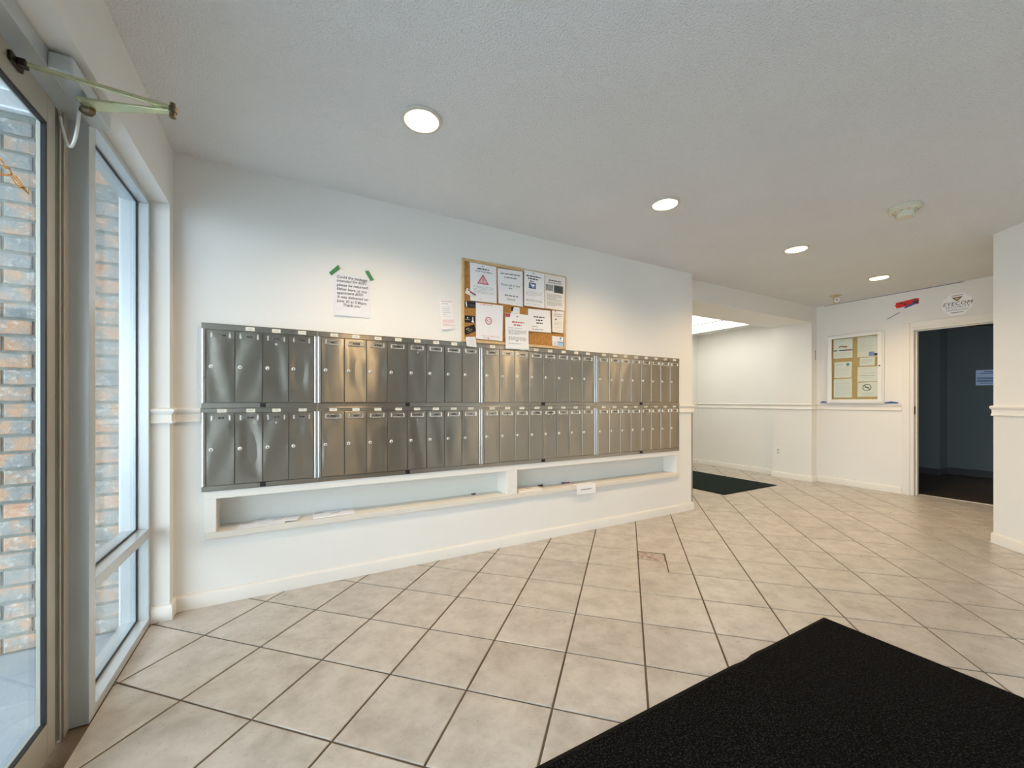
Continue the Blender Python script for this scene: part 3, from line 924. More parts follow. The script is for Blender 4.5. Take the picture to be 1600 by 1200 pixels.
def door_mesh(seed):
    """sheet-steel door with turned edges, slightly dished"""
    r = random.Random(seed)
    w_, h_ = DW - 0.0035, 0.398
    mb = MB(); nx, nz = 14, 20; k = 0.0016
    q_ = [r.uniform(-1, 1) for _ in range(8)]; ph = [r.uniform(0, 6.28) for _ in range(8)]
    gx = [0, k] + [k + (w_ - 2 * k) * i / nx for i in range(1, nx)] + [w_ - k, w_]
    gz = [0, k] + [k + (h_ - 2 * k) * i / nz for i in range(1, nz)] + [h_ - k, h_]
    vs = []
    for z in gz:
        for x in gx:
            u, v = x / w_, z / h_
            edge = (x in (0, w_)) or (z in (0, h_))
            fade = min(1.0, 6 * u, 6 * (1 - u)) * min(1.0, 9 * v, 9 * (1 - v))
            d = 0.0030 * q_[0] * math.sin(PI * u) * math.sin(PI * v) + fade * (0.0013 * q_[1] * math.sin(5.0 * u + 3.0 * v + ph[1]) + 0.0012 * q_[2] * math.sin(4.0 * u - 6.0 * v + ph[2]) + 0.00035 * q_[3] * math.sin(9.0 * u + 5 * v + ph[3]))
            vs.append((x, 0.0022 if edge else d, z))
    W = len(gx); fs = []
    for j in range(len(gz) - 1):
        for i in range(W - 1): fs.append((j * W + i, j * W + i + 1, (j + 1) * W + i + 1, (j + 1) * W + i))
    mb.mesh(vs, fs)
    mb.box(0.0005, w_ - 0.0005, 0.0032, 0.010, 0.0005, h_ - 0.0005)
    return mesh_at_origin(mb, 'steel_door', True, 26)


DOORS = [door_mesh(s) for s in range(24)]
mb = MB(); mb.lathe([(0.0105, 0), (0.0105, 0.003), (0.0085, 0.0055), (0.005, 0.006)], (0, 0, 0), 'y', 18)
mb.box(-0.0012, 0.0012, -0.0066, -0.0058, -0.006, 0.003, 1); mb.lathe([(0.0026, 0.0058), (0.0026, 0.0067)], (0, 0, -0.001), 'y', 10, 1)
LOCK = mesh_at_origin(mb, ['nickel', 'black_plastic'], True)
mb = MB(); mb.lathe([(0.009, 0), (0.009, 0.003)], (0, 0, 0), 'y', 18, 1); mb.lathe([(0.0066, 0.003), (0.0066, 0.0045)], (0, 0, 0), 'y', 18, 0)
mb.lathe([(0.003, 0.0045), (0.003, 0.0052)], (0, 0, 0), 'y', 12, 1)
MASTER = mesh_at_origin(mb, ['nickel', 'black_plastic'], True)


def holder_mesh(seed, plain):
    r = random.Random(seed); mb = MB(); w_ = 0.082; h_ = 0.020
    mb.box(-w_ / 2, w_ / 2, -0.0015, 0, -h_ / 2, h_ / 2, 2)
    if not plain:
        mb.box(-w_ / 2, w_ / 2, -0.0045, 0, -h_ / 2 - 0.004, -h_ / 2, 0); mb.box(-w_ / 2, w_ / 2, -0.004, 0, h_ / 2, h_ / 2 + 0.003, 0)
    for s in (-1, 1): mb.box(s * w_ / 2 - 0.004, s * w_ / 2 + 0.004, -0.006, 0, -h_ / 2 - 0.004, h_ / 2 + 0.003, 0)
    n = r.choice((1, 2, 2, 3)); x = -0.010 * n / 2 - r.uniform(0, 0.004)
    for k in range(n):
        L = r.uniform(0.009, 0.017)
        mb.box(x, x + L, -0.0021, -0.0014, -0.0045, 0.0045, 1); x += L + 0.003
    return mesh_at_origin(mb, ['chrome', 'ink', 'steel_frame'])


HOLD = [holder_mesh(s, False) for s in range(6)]; HOLDP = [holder_mesh(20 + s, True) for s in range(3)]
mb = MB(); mb.box(-0.0215, 0.0215, -0.0008, 0, -0.0105, 0.0105, 0)
for k in range(3): mb.box(-0.011 + 0.008 * k, -0.006 + 0.008 * k, -0.0011, -0.0007, -0.004, 0.004, 1)
TAG = mesh_at_origin(mb, ['tag_cream', 'ink_pale'])
rr = random.Random(3)
for (fz0, fz1, dz0, dz1, row) in ROWS:
    for ui, (x0, x1, dx, nd, ms) in enumerate(UNITS):
        unit = empty('mailbox_unit', ((x0 + x1) / 2, YM, fz0), '%s row stainless mailbox bank, %s' % (row, UN[ui]), 'mailbox', 'stainless mailbox banks')
        f = MB()
        dr1 = dx + nd * DW
        f.box(x0, x1, YF + 0.006, YM - 0.0005, fz0, fz1)                     # body tray behind the doors
        f.box(x0, x1, YF, YF + 0.006, dz1 + 0.003, fz1); f.box(x0, x1, YF, YF + 0.006, fz0, dz0 - 0.003)
        f.box(x0, dx - 0.003, YF, YF + 0.006, dz0 - 0.003, dz1 + 0.003); f.box(dr1 + 0.001, x1, YF, YF + 0.006, dz0 - 0.003, dz1 + 0.003)
        f.box(x0, x1, YF - 0.003, YF, fz0, fz0 + 0.003); f.box(x0, x1, YF - 0.003, YF, fz1 - 0.003, fz1)
        f.box(x0, x0 + 0.003, YF - 0.003, YF, fz0 + 0.003, fz1 - 0.003); f.box(x1 - 0.003, x1, YF - 0.003, YF, fz0 + 0.003, fz1 - 0.003)
        frm = f.build('frame', 'steel_frame', unit, bevel=0.0008)
        for xa_, xb_ in ((x0 + 0.001, dx - 0.004), (dr1 + 0.002, x1 - 0.001)):
            u_ = MB(); xm = (xa_ + xb_) / 2; hw = (xb_ - xa_) / 2
            arc = [(xm - hw * math.cos(PI * t / 8), YF - 0.0035 - 0.004 * math.sin(PI * t / 8)) for t in range(9)]
            u_.prism([(xa_, YF - 0.0005)] + arc + [(xb_, YF - 0.0005)], dz0 - 0.002, dz1 + 0.002)
            u_.build('upright', 'steel_upright', unit, smooth=True)
        for k in range(nd):
            xa = dx + k * DW
            d = place('door', rr.choice(DOORS), (xa, YF - 0.0055 + rr.uniform(-0.0006, 0.0006), dz0), unit)
            dy = worg(d).y
            place('lock', LOCK, (xa + 0.0225, dy + 0.001, dz1 - 0.2015), d)
            hz = dz1 - 0.0285
            hm = rr.choice(HOLDP) if ui == 0 else rr.choice(HOLD)
            place('name_holder', hm, (xa + 0.066, dy + 0.0014, hz), d)
            if k == ms:
                place('master_lock', MASTER, (xa + 0.066, dy + 0.001, hz - 0.032), d)
            if ui == 0 and k == 0 and row == 'upper': continue
            place('number_tag', TAG, (xa + 0.069 + rr.uniform(-0.004, 0.004), YF, dz1 + 0.0035 + (fz1 - 0.003 - dz1 - 0.003) / 2 + rr.uniform(-0.001, 0.001)), frm)
        mxx = dx + (ms + (0 if ui == 0 else 0.0)) * DW
        c_ = MB(); c_.box(mxx - 0.014, mxx + 0.014, YF - 0.010, YF + 0.001, dz0 - 0.026, dz0 - 0.004); c_.box(mxx - 0.008, mxx + 0.008, YF - 0.013, YF - 0.010, dz0 - 0.02, dz0 - 0.010)
        c_.build('latch', 'black_plastic', frm, bevel=0.001)

# ------------------------------------------------------------------ recessed mail shelf under the boxes
sh = empty('mail_shelf', (1.52, 2.80, NZ0), 'long white recessed mail shelf in two bays below the mailboxes', 'shelf')
p = MB(); p.box(-0.392, 3.444, YM - 0.022, YM - 0.0005, 0.366, NZ0); p.box(-0.359, 1.499, YM - 0.0005, 2.905, 0.382, NZ0); p.box(1.551, 3.424, YM - 0.0005, 2.905, 0.382, NZ0)
p.build('shelf_board', 'shelf_paint', sh, bevel=0.003)
p = MB(); p.box(-0.392, 3.444, YM - 0.014, YM - 0.0005, NZ1, 0.6265); p.build('top_casing', 'trim_paint', sh, bevel=0.002)
for x0, x1 in ((-0.392, -0.340), (1.480, 1.570), (3.404, 3.444)):
    p = MB(); p.box(x0, x1, YM - 0.014, YM - 0.0005, NZ0, NZ1); p.build('side_casing', 'trim_paint', sh, bevel=0.002)
for x0, x1 in ((-0.340, 1.480), (1.570, 3.404)):
    p = MB(); p.box(x0 - 0.018, x1 + 0.018, 2.898, 2.909, NZ0, NZ1 + 0.018); p.build('back_panel', 'niche_paint', sh)
    p = MB(); p.box(x0 - 0.018, x0, YM, 2.897, NZ0, NZ1); p.build('end_panel', 'trim_paint', sh)
    p = MB(); p.box(x1, x1 + 0.018, YM, 2.897, NZ0, NZ1); p.build('end_panel', 'trim_paint', sh)
    p = MB(); p.box(x0 - 0.018, x1 + 0.018, YM, 2.897, NZ1, NZ1 + 0.018); p.build('top_panel', 'trim_paint', sh)


def envelope(name, pts, z, t, label, cat, m_='paper_lilac', lift=0.0):
    """flat mail lying on the shelf: four xy corners, thickness t"""
    mb = MB()
    mb.prism(pts if area(pts) > 0 else pts[::-1], z, z + t)
    o = mb.build(name, m_, bevel=0.0008)
    tag(o, label, cat)
    c_ = Vector((sum(q[0] for q in pts) / 4, sum(q[1] for q in pts) / 4))
    u = (Vector(pts[1]) - Vector(pts[0])); v = (Vector(pts[3]) - Vector(pts[0]))
    pr = MB()
    for (a, b_, w_) in ((0.05, 0.80, 0.22), (0.05, 0.70, 0.17), (0.42, 0.45, 0.25), (0.42, 0.34, 0.2)):
        q0 = Vector(pts[0]) + u * a + v * b_
        q1 = q0 + u * w_; q2 = q1 + v * 0.05; q3 = q0 + v * 0.05
        pr.prism([tuple(q0), tuple(q1), tuple(q2), tuple(q3)], z + t, z + t + 0.0003)
    pr.build('address_print', 'ink_grey', o)
    return o


envelope('envelope', [(-0.248, 2.735), (-0.012, 2.732), (-0.006, 2.842), (-0.240, 2.850)], NZ0 + 0.001, 0.004, 'white envelope at the left end of the mail shelf, lying in front', 'envelope')
envelope('envelope', [(-0.175, 2.782), (0.055, 2.748), (0.078, 2.850), (-0.165, 2.889)], NZ0 + 0.0062, 0.003, 'white envelope lying crosswise on top of another at the shelf left end', 'envelope')
envelope('envelope', [(0.139, 2.745), (0.379, 2.752), (0.385, 2.880), (0.143, 2.878)], NZ0 + 0.001, 0.008, 'thin stack-like white envelope alone in the left shelf bay', 'envelope')
envelope('envelope', [(1.585, 2.738), (1.806, 2.735), (1.830, 2.862), (1.600, 2.880)], NZ0 + 0.001, 0.014, 'thick white mail bundle beside the middle post of the shelf', 'envelope', 'paper_warm')
p = MB(); p.box(1.243, 1.275, 2.868, 2.880, NZ0 + 0.0005, NZ0 + 0.009); p.box(1.252, 1.268, 2.860, 2.868, NZ0 + 0.0005, NZ0 + 0.005)
tag(p.build('binder_clip', 'black_plastic', bevel=0.001), 'tiny black clip in the left shelf bay', 'clip')
p = MB(); p.tube([(1.846, 2.876, NZ0 + 0.006), (1.872, 2.880, NZ0 + 0.006), (1.902, 2.884, NZ0 + 0.006)], [0.003, 0.0055, 0.005], 8); p.box(1.895, 1.90, 2.878, 2.890, NZ0 + 0.0008, NZ0 + 0.012)
tag(p.build('binder_clip', 'black_plastic', smooth=True), 'tiny black clip behind the thick mail bundle in the right shelf bay', 'clip')
p = MB(); p.tube([(2.095, 2.876, NZ0 + 0.007), (2.125, 2.872, NZ0 + 0.007)], 0.0065, 10, 0); p.tube([(2.125, 2.872, NZ0 + 0.007), (2.170, 2.866, NZ0 + 0.007)], 0.005, 10, 1)
tag(p.build('marker_pen', ['ink_purple', 'ink_red'], smooth=True), 'short red and violet marker behind the folded card', 'pen')
# folded card hanging over the shelf edge
p = MB()
A = [(2.13, 2.80, NZ0 + 0.0015), (2.36, 2.80, NZ0 + 0.0015)]
prof = [(2.80, NZ0 + 0.0025), (2.728, NZ0 + 0.0025), (2.7255, NZ0 + 0.001), (2.7248, NZ0 - 0.004), (2.7235, NZ0 - 0.04), (2.7215, NZ0 - 0.075)]
for (ya, za), (yb, zb) in zip(prof, prof[1:]):
    for s in (0, 1):
        d_ = 0.0010 * s
        p.poly([(2.140, ya - d_, za + d_), (2.350, ya - d_, za + d_), (2.350, yb - d_, zb + d_), (2.146, yb - d_, zb + d_ * 0.3)])
card = tag(p.build('folded_card', 'paper', fix=False), 'white folded card hanging over the front edge of the mail shelf', 'card')
p = MB(); p.box(2.185, 2.245, 2.7214, 2.7219, 0.362, 0.370); p.box(2.25, 2.30, 2.7214, 2.7219, 0.3625, 0.3705); p.build('printed_words', 'ink_grey', card)

# ------------------------------------------------------------------ papers
class Sheet:
    """a sheet of paper on a wall; plane 'm' = mailbox wall (x to the right), 'd' = office door wall (-y to the right)"""
    def __init__(self, name, corners, depth, label, cat='notice', plane='m', m_='paper', curl=0.006, n=5, tilt=0.0):
        self.c = [Vector(p) for p in corners]     # top left, top right, bottom right, bottom left in (across, z)
        self.depth = depth; self.plane = plane; self.curl = curl
        self.w = (self.c[1] - self.c[0]).length; self.h = (self.c[3] - self.c[0]).length
        mb = MB(); vs = []
        for side in (0, 1):
            for j in range(n + 1):
                for i in range(n + 1): vs.append(self.pt(i / n, j / n, 0.0007 * (1 - side)))
        N = n + 1; K = N * N; fs = []
        for j in range(n):
            for i in range(n):
                q_ = (j * N + i, j * N + i + 1, (j + 1) * N + i + 1, (j + 1) * N + i)
                fs.append(q_); fs.append(tuple(K + k for k in q_[::-1]))
        rim = [j for j in range(N)] + [j * N + n for j in range(1, N)] + [n * N + i for i in range(n - 1, -1, -1)] + [j * N for j in range(n - 1, 0, -1)]
        for a, b_ in zip(rim, rim[1:] + rim[:1]): fs.append((a, b_, K + b_, K + a))
        mb.mesh(vs, fs)
        self.o = tag(mb.build(name, m_, smooth=False), label, cat)
        self.ink = {}

    def pt(self, s, t, off=0.0):
        a = self.c[0].lerp(self.c[1], s); b_ = self.c[3].lerp(self.c[2], s); p = a.lerp(b_, t)
        lift = self.curl * (t ** 2) * (0.6 + 0.4 * math.cos(3 * s)) + 0.3 * self.curl * math.sin(PI * s) * (1 - t)
        d = self.depth - lift - off
        return (p.x, d, p.y) if self.plane == 'm' else (d, p.x, p.y)

    def _ink(self, m_):
        if m_ not in self.ink: self.ink[m_] = MB()
        return self.ink[m_]

    def rect(self, s0, s1, t0, t1, m_='ink', lv=0):
        mb = self._ink(m_); k = max(1, int(abs(t1 - t0) * 5 + 0.99)); kx = max(1, int(abs(s1 - s0) * 4 + 0.99)); off = 0.0016 + 0.0004 * lv
        for j in range(k):
            for i in range(kx):
                a, b_ = s0 + (s1 - s0) * i / kx, s0 + (s1 - s0) * (i + 1) / kx
                c_, d_ = t0 + (t1 - t0) * j / k, t0 + (t1 - t0) * (j + 1) / k
                mb.poly([self.pt(a, c_, off), self.pt(b_, c_, off), self.pt(b_, d_, off), self.pt(a, d_, off)])
        return self

    def poly(self, pts, m_='ink', lv=0):
        self._ink(m_).poly([self.pt(s, t, 0.0016 + 0.0004 * lv) for s, t in pts]); return self

    def words(self, t, h_, s0=0.1, s1=0.9, m_='ink_grey', seed=0, jag=0.0):
        """a line of print too small to read"""
        r = random.Random(seed * 131 + int(t * 1000)); s = s0
        while s < s1 - 0.02:
            L = min(r.uniform(0.05, 0.16), s1 - s)
            self.rect(s, s + L, t - h_ / 2 + r.uniform(-jag, jag), t + h_ / 2, m_); s += L + 0.025
        return self

    def para(self, t0, t1, step, s0=0.1, s1=0.9, h_=0.011, m_='ink_pale', seed=0):
        t = t0; k = 0
        while t <= t1 + 1e-6:
            self.words(t, h_, s0, s1 if k % 4 != 3 else s0 + (s1 - s0) * 0.6, m_, seed + k); t += step; k += 1
        return self

    def text(self, body, s, t, size, m_='ink', align='CENTER', shear=0.0, line=1.0, rot=0.0, space=1.0, bold=0.0):
        vs, fs = text_polys(body, size, align, shear, space, line, bold)
        ca, sa = math.cos(rot), math.sin(rot)
        pts = [self.pt(s + (x * ca - y * sa) / self.w, t - (x * sa + y * ca) / self.h, 0.0018) for x, y in vs]
        self._ink(m_).mesh(pts, fs); return self

    def ring(self, s, t, r0, r1, m_='ink', n=24, a0=0.0, a1=2 * PI):
        mb = self._ink(m_)
        for k in range(n):
            a, b_ = a0 + (a1 - a0) * k / n, a0 + (a1 - a0) * (k + 1) / n
            mb.poly([self.pt(s + r * math.cos(q_) / self.w, t + r * math.sin(q_) / self.h, 0.0018) for r, q_ in ((r0, a), (r1, a), (r1, b_), (r0, b_))])
        return self

    def pin(self, s, t, m_='black_plastic'):
        x, y, z = self.pt(s, t, 0.001)
        mb = MB()
        mb.lathe([(0.0035, 0), (0.0045, 0.003), (0.003, 0.006)], (x, y, z), 'y' if self.plane == 'm' else 'x', 10)
        mb.build('push_pin', m_, self.o, smooth=True); return self

    def done(self):
        for k, mb in self.ink.items():
            pr_ = mb.build('printing', k, self.o, fix=False)
            if len(mb.f) > 1: pr_['kind'] = 'stuff'
        return self.o


YP = YM - 0.001
# handwritten note with green tape
s = Sheet('handwritten_note', [(0.255, 1.927), (0.470, 1.928), (0.473, 1.660), (0.260, 1.658)], YP, 'handwritten note in black marker taped to the wall above the mailboxes', 'note', m_='paper_lilac', curl=0.010)
LINES = ['Could the package', 'intended for #301', 'please be returned', 'Either here or our', 'apartment #301', 'It was delivered on', 'June 20 at 5:46pm', '     Thank you']
for k, L_ in enumerate(LINES):
    s.text(L_, 0.075, 0.045 + 0.094 * k, 0.0255, 'ink', 'LEFT', 0.12 + 0.05 * ((k * 7) % 3 - 1), rot=0.012 * ((k * 5) % 3 - 1), space=0.96, bold=0.006)
note = s.done()
for pts, lab in (([(0.229, 1.919), (0.282, 1.976), (0.290, 1.952), (0.243, 1.904)], 'green tape strip on the upper left corner of the handwritten note'),
                 ([(0.440, 1.960), (0.462, 1.968), (0.496, 1.913), (0.476, 1.904)], 'green tape strip on the upper right corner of the handwritten note')):
    mb = MB()
    y0 = YP - 0.0045
    mb.mesh([(x, y0 - 0.0008, z) for x, z in pts] + [(x, y0 if 0.25 < x < 0.475 else YM - 0.0002, z) for x, z in pts], [(0, 1, 2, 3), (7, 6, 5, 4), (0, 4, 5, 1), (1, 5, 6, 2), (2, 6, 7, 3), (3, 7, 4, 0)])
    tag(mb.build('tape_strip', 'green_tape'), lab, 'tape', 'green tape strips')
s = Sheet('paper_slip', [(0.942, 1.836), (1.045, 1.842), (1.057, 1.639), (0.956, 1.625)], YP, 'narrow white slip with red print on the wall left of the cork board', 'notice', curl=0.016)
s.words(0.04, 0.03, 0.1, 0.9, 'ink_pink', 1).words(0.12, 0.03, 0.1, 0.6, 'ink_pale', 2).rect(0.1, 0.75, 0.23, 0.235, 'ink_pale').rect(0.1, 0.75, 0.55, 0.555, 'ink_pale')
s.para(0.28, 0.5, 0.07, 0.15, 0.7, 0.02, 'ink_pale', 4).para(0.68, 0.90, 0.045, 0.1, 0.95, 0.02, 'ink_pink', 8).done()

# cork board
bd = empty('cork_board', (1.57, YM, 1.553), 'cork notice board in a pale oak frame above the mailboxes', 'notice board')
bx0, bx1, bz0, bz1 = 1.106, 2.034, 1.5515, 2.160
p = MB(); p.box(bx0 + 0.012, bx1 - 0.012, YM - 0.012, YM - 0.0005, bz0 + 0.012, bz1 - 0.012); p.build('cork_panel', 'cork', bd)
fwid = 0.020
for a in ((bx0, bx1, bz1 - fwid, bz1), (bx0, bx1, bz0, bz0 + fwid), (bx0, bx0 + fwid, bz0 + fwid, bz1 - fwid), (bx1 - fwid, bx1, bz0 + fwid, bz1 - fwid)):
    p = MB(); p.box(a[0], a[1], YM - 0.022, YM - 0.0005, a[2], a[3]); p.build('frame_bar', 'oak', bd, bevel=0.002)
YC = YM - 0.0130

s = Sheet('warning_notice', [(1.170, 2.139), (1.388, 2.137), (1.390, 1.862), (1.173, 1.858)], YC, 'white notice with a red warning triangle on the cork board', curl=0.004)
s.words(0.13, 0.032, 0.27, 0.70, 'ink', 3).words(0.20, 0.024, 0.2, 0.82, 'ink_grey', 5)
tri = [(0.48, 0.265), (0.70, 0.53), (0.26, 0.53)]; ti = [(0.48, 0.315), (0.645, 0.505), (0.315, 0.505)]
for k in range(3): s.poly([tri[k], tri[(k + 1) % 3], ti[(k + 1) % 3], ti[k]], 'ink_red')
s.poly(ti, 'ink_pink', 0).rect(0.465, 0.495, 0.365, 0.45, 'ink_red', 2).rect(0.465, 0.495, 0.465, 0.485, 'ink_red', 2)
s.para(0.60, 0.80, 0.035, 0.12, 0.88, 0.014, 'ink_pale', 3).words(0.93, 0.012, 0.3, 0.45, 'ink_pale', 2).pin(0.47, 0.06).done()

s = Sheet('typed_notice', [(1.396, 2.130), (1.618, 2.138), (1.622, 1.862), (1.403, 1.864)], YC - 0.001, 'white sheet with large black type between the warning notice and the cart notice', curl=0.006)
s.words(0.13, 0.034, 0.12, 0.93, 'ink_grey', 6).words(0.23, 0.034, 0.25, 0.78, 'ink_grey', 9)
s.text('Please call or text', 0.5, 0.40, 0.023, 'ink').words(0.53, 0.034, 0.42, 0.58, 'ink_grey', 4).words(0.74, 0.034, 0.25, 0.80, 'ink_grey', 12).text('Council', 0.5, 0.80, 0.023, 'ink').done()

s = Sheet('cart_notice', [(1.628, 2.152), (1.817, 2.148), (1.817, 1.870), (1.622, 1.868)], YM - 0.0235, 'white notice with a blue shopping cart picture', curl=0.010)
s.words(0.145, 0.034, 0.1, 0.80, 'ink', 2).words(0.215, 0.034, 0.17, 0.66, 'ink', 5).words(0.285, 0.03, 0.27, 0.5, 'ink', 8)
s.rect(0.22, 0.56, 0.325, 0.49, 'ink_blue').poly([(0.28, 0.35), (0.31, 0.35), (0.34, 0.37), (0.51, 0.37), (0.48, 0.425), (0.36, 0.425)], 'paper', 1).poly([(0.36, 0.425), (0.38, 0.425), (0.40, 0.445), (0.38, 0.445)], 'paper', 1)
s.rect(0.37, 0.48, 0.438, 0.446, 'paper', 1).rect(0.385, 0.405, 0.455, 0.470, 'paper', 1).rect(0.455, 0.475, 0.455, 0.470, 'paper', 1)
s.para(0.58, 0.72, 0.036, 0.08, 0.9, 0.013, 'ink_pale', 5).para(0.81, 0.85, 0.035, 0.08, 0.9, 0.013, 'ink_grey', 7).words(0.93, 0.012, 0.08, 0.85, 'ink_pale', 3).pin(0.42, 0.06).done()

s = Sheet('photo_notice', [(1.821, 2.148), (2.022, 2.150), (2.016, 1.868), (1.821, 1.871)], YM - 0.0250, 'warm white notice with two small photographs at the board right corner', m_='paper_warm', curl=0.004)
s.words(0.16, 0.03, 0.18, 0.80, 'ink', 3).words(0.225, 0.03, 0.15, 0.82, 'ink_grey', 6)
s.rect(0.03, 0.40, 0.285, 0.47, 'photo_grey').rect(0.44, 0.90, 0.285, 0.50, 'photo_dark')
s.para(0.57, 0.74, 0.034, 0.1, 0.85, 0.014, 'ink_grey', 3).para(0.79, 0.90, 0.034, 0.1, 0.85, 0.014, 'ink_grey', 8).pin(0.42, 0.05, 'nickel').done()

s = Sheet('logo_poster', [(1.217, 1.848), (1.444, 1.850), (1.438, 1.579), (1.217, 1.581)], YC - 0.002, 'white poster with a red ring emblem in its middle', curl=0.004)
s.words(0.035, 0.03, 0.14, 0.62, 'ink_pink', 4).ring(0.46, 0.47, 0.022, 0.028, 'ink_red', 28).text('K3', 0.46, 0.415, 0.030, 'ink_red')
s.words(0.90, 0.020, 0.2, 0.9, 'ink_pink', 6).words(0.95, 0.02, 0.25, 0.6, 'ink_pale', 7).pin(0.45, 0.975, 'ink_red').done()

s = Sheet('red_title_notice', [(1.458, 1.797), (1.664, 1.800), (1.668, 1.526), (1.459, 1.524)], YC - 0.0105, 'white notice with a red title hanging over the board lower frame', curl=0.006, m_='paper')
s.words(0.24, 0.034, 0.28, 0.80, 'ink_red', 5).words(0.32, 0.034, 0.35, 0.68, 'ink_red', 6)
s.words(0.41, 0.014, 0.12, 0.75, 'ink_grey', 6).para(0.48, 0.60, 0.034, 0.12, 0.9, 0.014, 'ink_grey', 4).para(0.67, 0.74, 0.034, 0.12, 0.9, 0.014, 'ink_grey', 9).words(0.85, 0.014, 0.12, 0.68, 'ink_grey', 2)
s.pin(0.5, 0.08).pin(0.48, 0.77).done()
s = Sheet('red_sticker', [(1.4575, 1.794), (1.500, 1.795), (1.499, 1.768), (1.459, 1.766)], YC - 0.0136, 'small dark red sticker on the corner of the red title notice', 'sticker', m_='ink_red', curl=0.0005, n=2); s.done()

s = Sheet('bold_type_notice', [(1.668, 1.853), (1.880, 1.859), (1.888, 1.680), (1.667, 1.674)], YC - 0.0015, 'white half sheet with three bold lines, left of the narrow leaflet', curl=0.010)
s.words(0.34, 0.055, 0.24, 0.74, 'ink', 4).words(0.48, 0.055, 0.34, 0.62, 'ink', 7).words(0.61, 0.055, 0.34, 0.62, 'ink', 9)
s.words(0.78, 0.035, 0.15, 0.42, 'ink_grey', 4).words(0.90, 0.035, 0.15, 0.65, 'ink_grey', 5).done()

s = Sheet('narrow_leaflet', [(1.894, 1.864), (2.013, 1.866), (2.007, 1.685), (1.894, 1.686)], YC - 0.006, 'narrow pinkish leaflet at the right edge of the cork board', m_='paper_warm', curl=0.006)
s.words(0.16, 0.03, 0.12, 0.85, 'ink_grey', 3).words(0.25, 0.03, 0.12, 0.8, 'ink_grey', 4).poly([(0.22, 0.42), (0.36, 0.34), (0.40, 0.37), (0.28, 0.46)], 'ink')
s.words(0.37, 0.02, 0.45, 0.75, 'ink_pale', 3).para(0.52, 0.66, 0.035, 0.15, 0.85, 0.014, 'ink_pale', 5).words(0.76, 0.016, 0.15, 0.8, 'ink_pale', 8).words(0.87, 0.016, 0.3, 0.65, 'ink_pale', 8).pin(0.25, 0.03, 'ink_red').done()

s = Sheet('small_paper', [(1.512, 1.850), (1.590, 1.853), (1.592, 1.790), (1.516, 1.789)], YC - 0.0015, 'small grey white paper half hidden under the typed sheet and the red title notice', m_='paper_lilac', curl=0.003)
s.poly([(0, 0), (0.34, 0), (0.16, 0.55), (0, 0.6)], 'card_black').words(0.35, 0.06, 0.5, 0.95, 'ink_pale', 3).words(0.8, 0.06, 0.2, 0.9, 'ink_pale', 3).done()
s = Sheet('business_card', [(1.143, 1.945), (1.226, 1.910), (1.212, 1.878), (1.128, 1.905)], YC - 0.0065, 'tilted white business card with a red and violet logo', 'card', m_='paper_warm', curl=0.002, n=3)
s.poly([(0.12, 0.12), (0.30, 0.10), (0.34, 0.28), (0.18, 0.34)], 'ink').poly([(0.34, 0.18), (0.58, 0.16), (0.60, 0.50), (0.36, 0.50)], 'ink_red').poly([(0.58, 0.22), (0.92, 0.22), (0.92, 0.56), (0.60, 0.52)], 'ink_purple').words(0.75, 0.05, 0.3, 0.95, 'ink_pale', 4).done()
for k, (cc, lab) in enumerate((([(1.125, 1.850), (1.215, 1.855), (1.215, 1.806), (1.125, 1.803)], 'black business card, uppermost of the three dark cards'),
                               ([(1.124, 1.745), (1.211, 1.748), (1.211, 1.695), (1.124, 1.696)], 'black business card with a white figure, middle of the three dark cards'),
                               ([(1.119, 1.654), (1.204, 1.687), (1.220, 1.638), (1.133, 1.602)], 'tilted black business card, lowest of the three dark cards'))):
    s = Sheet('business_card', cc, YC - 0.0005, lab, 'card', m_='card_black', curl=0.002, n=3)
    tag(s.o, group='black business cards on the cork board')
    if k == 0: s.poly([(0.10, 0.12), (0.20, 0.05), (0.26, 0.85), (0.16, 0.95)], 'paper').words(0.55, 0.04, 0.45, 0.9, 'ink_grey', 3).words(0.75, 0.04, 0.5, 0.9, 'ink_grey', 4)
    if k == 1: s.poly([(0.26, 0.30), (0.36, 0.24), (0.36, 0.42), (0.28, 0.46)], 'paper').words(0.60, 0.06, 0.08, 0.52, 'ink_pale', 3).poly([(0.76, 0.15), (0.82, 0.15), (0.84, 0.65), (0.92, 0.95), (0.66, 0.9), (0.74, 0.6)], 'paper')
    if k == 2: s.words(0.32, 0.10, 0.18, 0.5, 'ink_pale', 3).words(0.55, 0.08, 0.3, 0.7, 'gold_print', 5).words(0.75, 0.06, 0.2, 0.7, 'ink_grey', 6)
    s.done()
s = Sheet('paper_slip', [(1.132, 1.586), (1.210, 1.594), (1.220, 1.516), (1.141, 1.521)], YC - 0.0105, 'little white slip hanging over the board frame at its lower left', m_='paper_lilac', curl=0.004, n=3)
s.para(0.2, 0.8, 0.12, 0.15, 0.85, 0.03, 'ink_pale', 4).done()
s = Sheet('leaflet', [(1.900, 1.655), (1.951, 1.655), (1.951, 1.575), (1.900, 1.576)], YC - 0.0005, 'tiny white leaflet in the board lower right, beside the blue banded one', curl=0.002, n=3)
s.words(0.2, 0.05, 0.2, 0.8, 'ink_pink', 3).words(0.62, 0.06, 0.2, 0.85, 'ink_grey', 3).words(0.78, 0.06, 0.2, 0.85, 'ink_grey', 4).words(0.92, 0.06, 0.2, 0.85, 'ink_grey', 5).done()
s = Sheet('leaflet', [(1.953, 1.655), (2.010, 1.654), (2.010, 1.574), (1.953, 1.574)], YC - 0.0008, 'tiny leaflet with a blue band in the board lower right corner', curl=0.002, n=3)
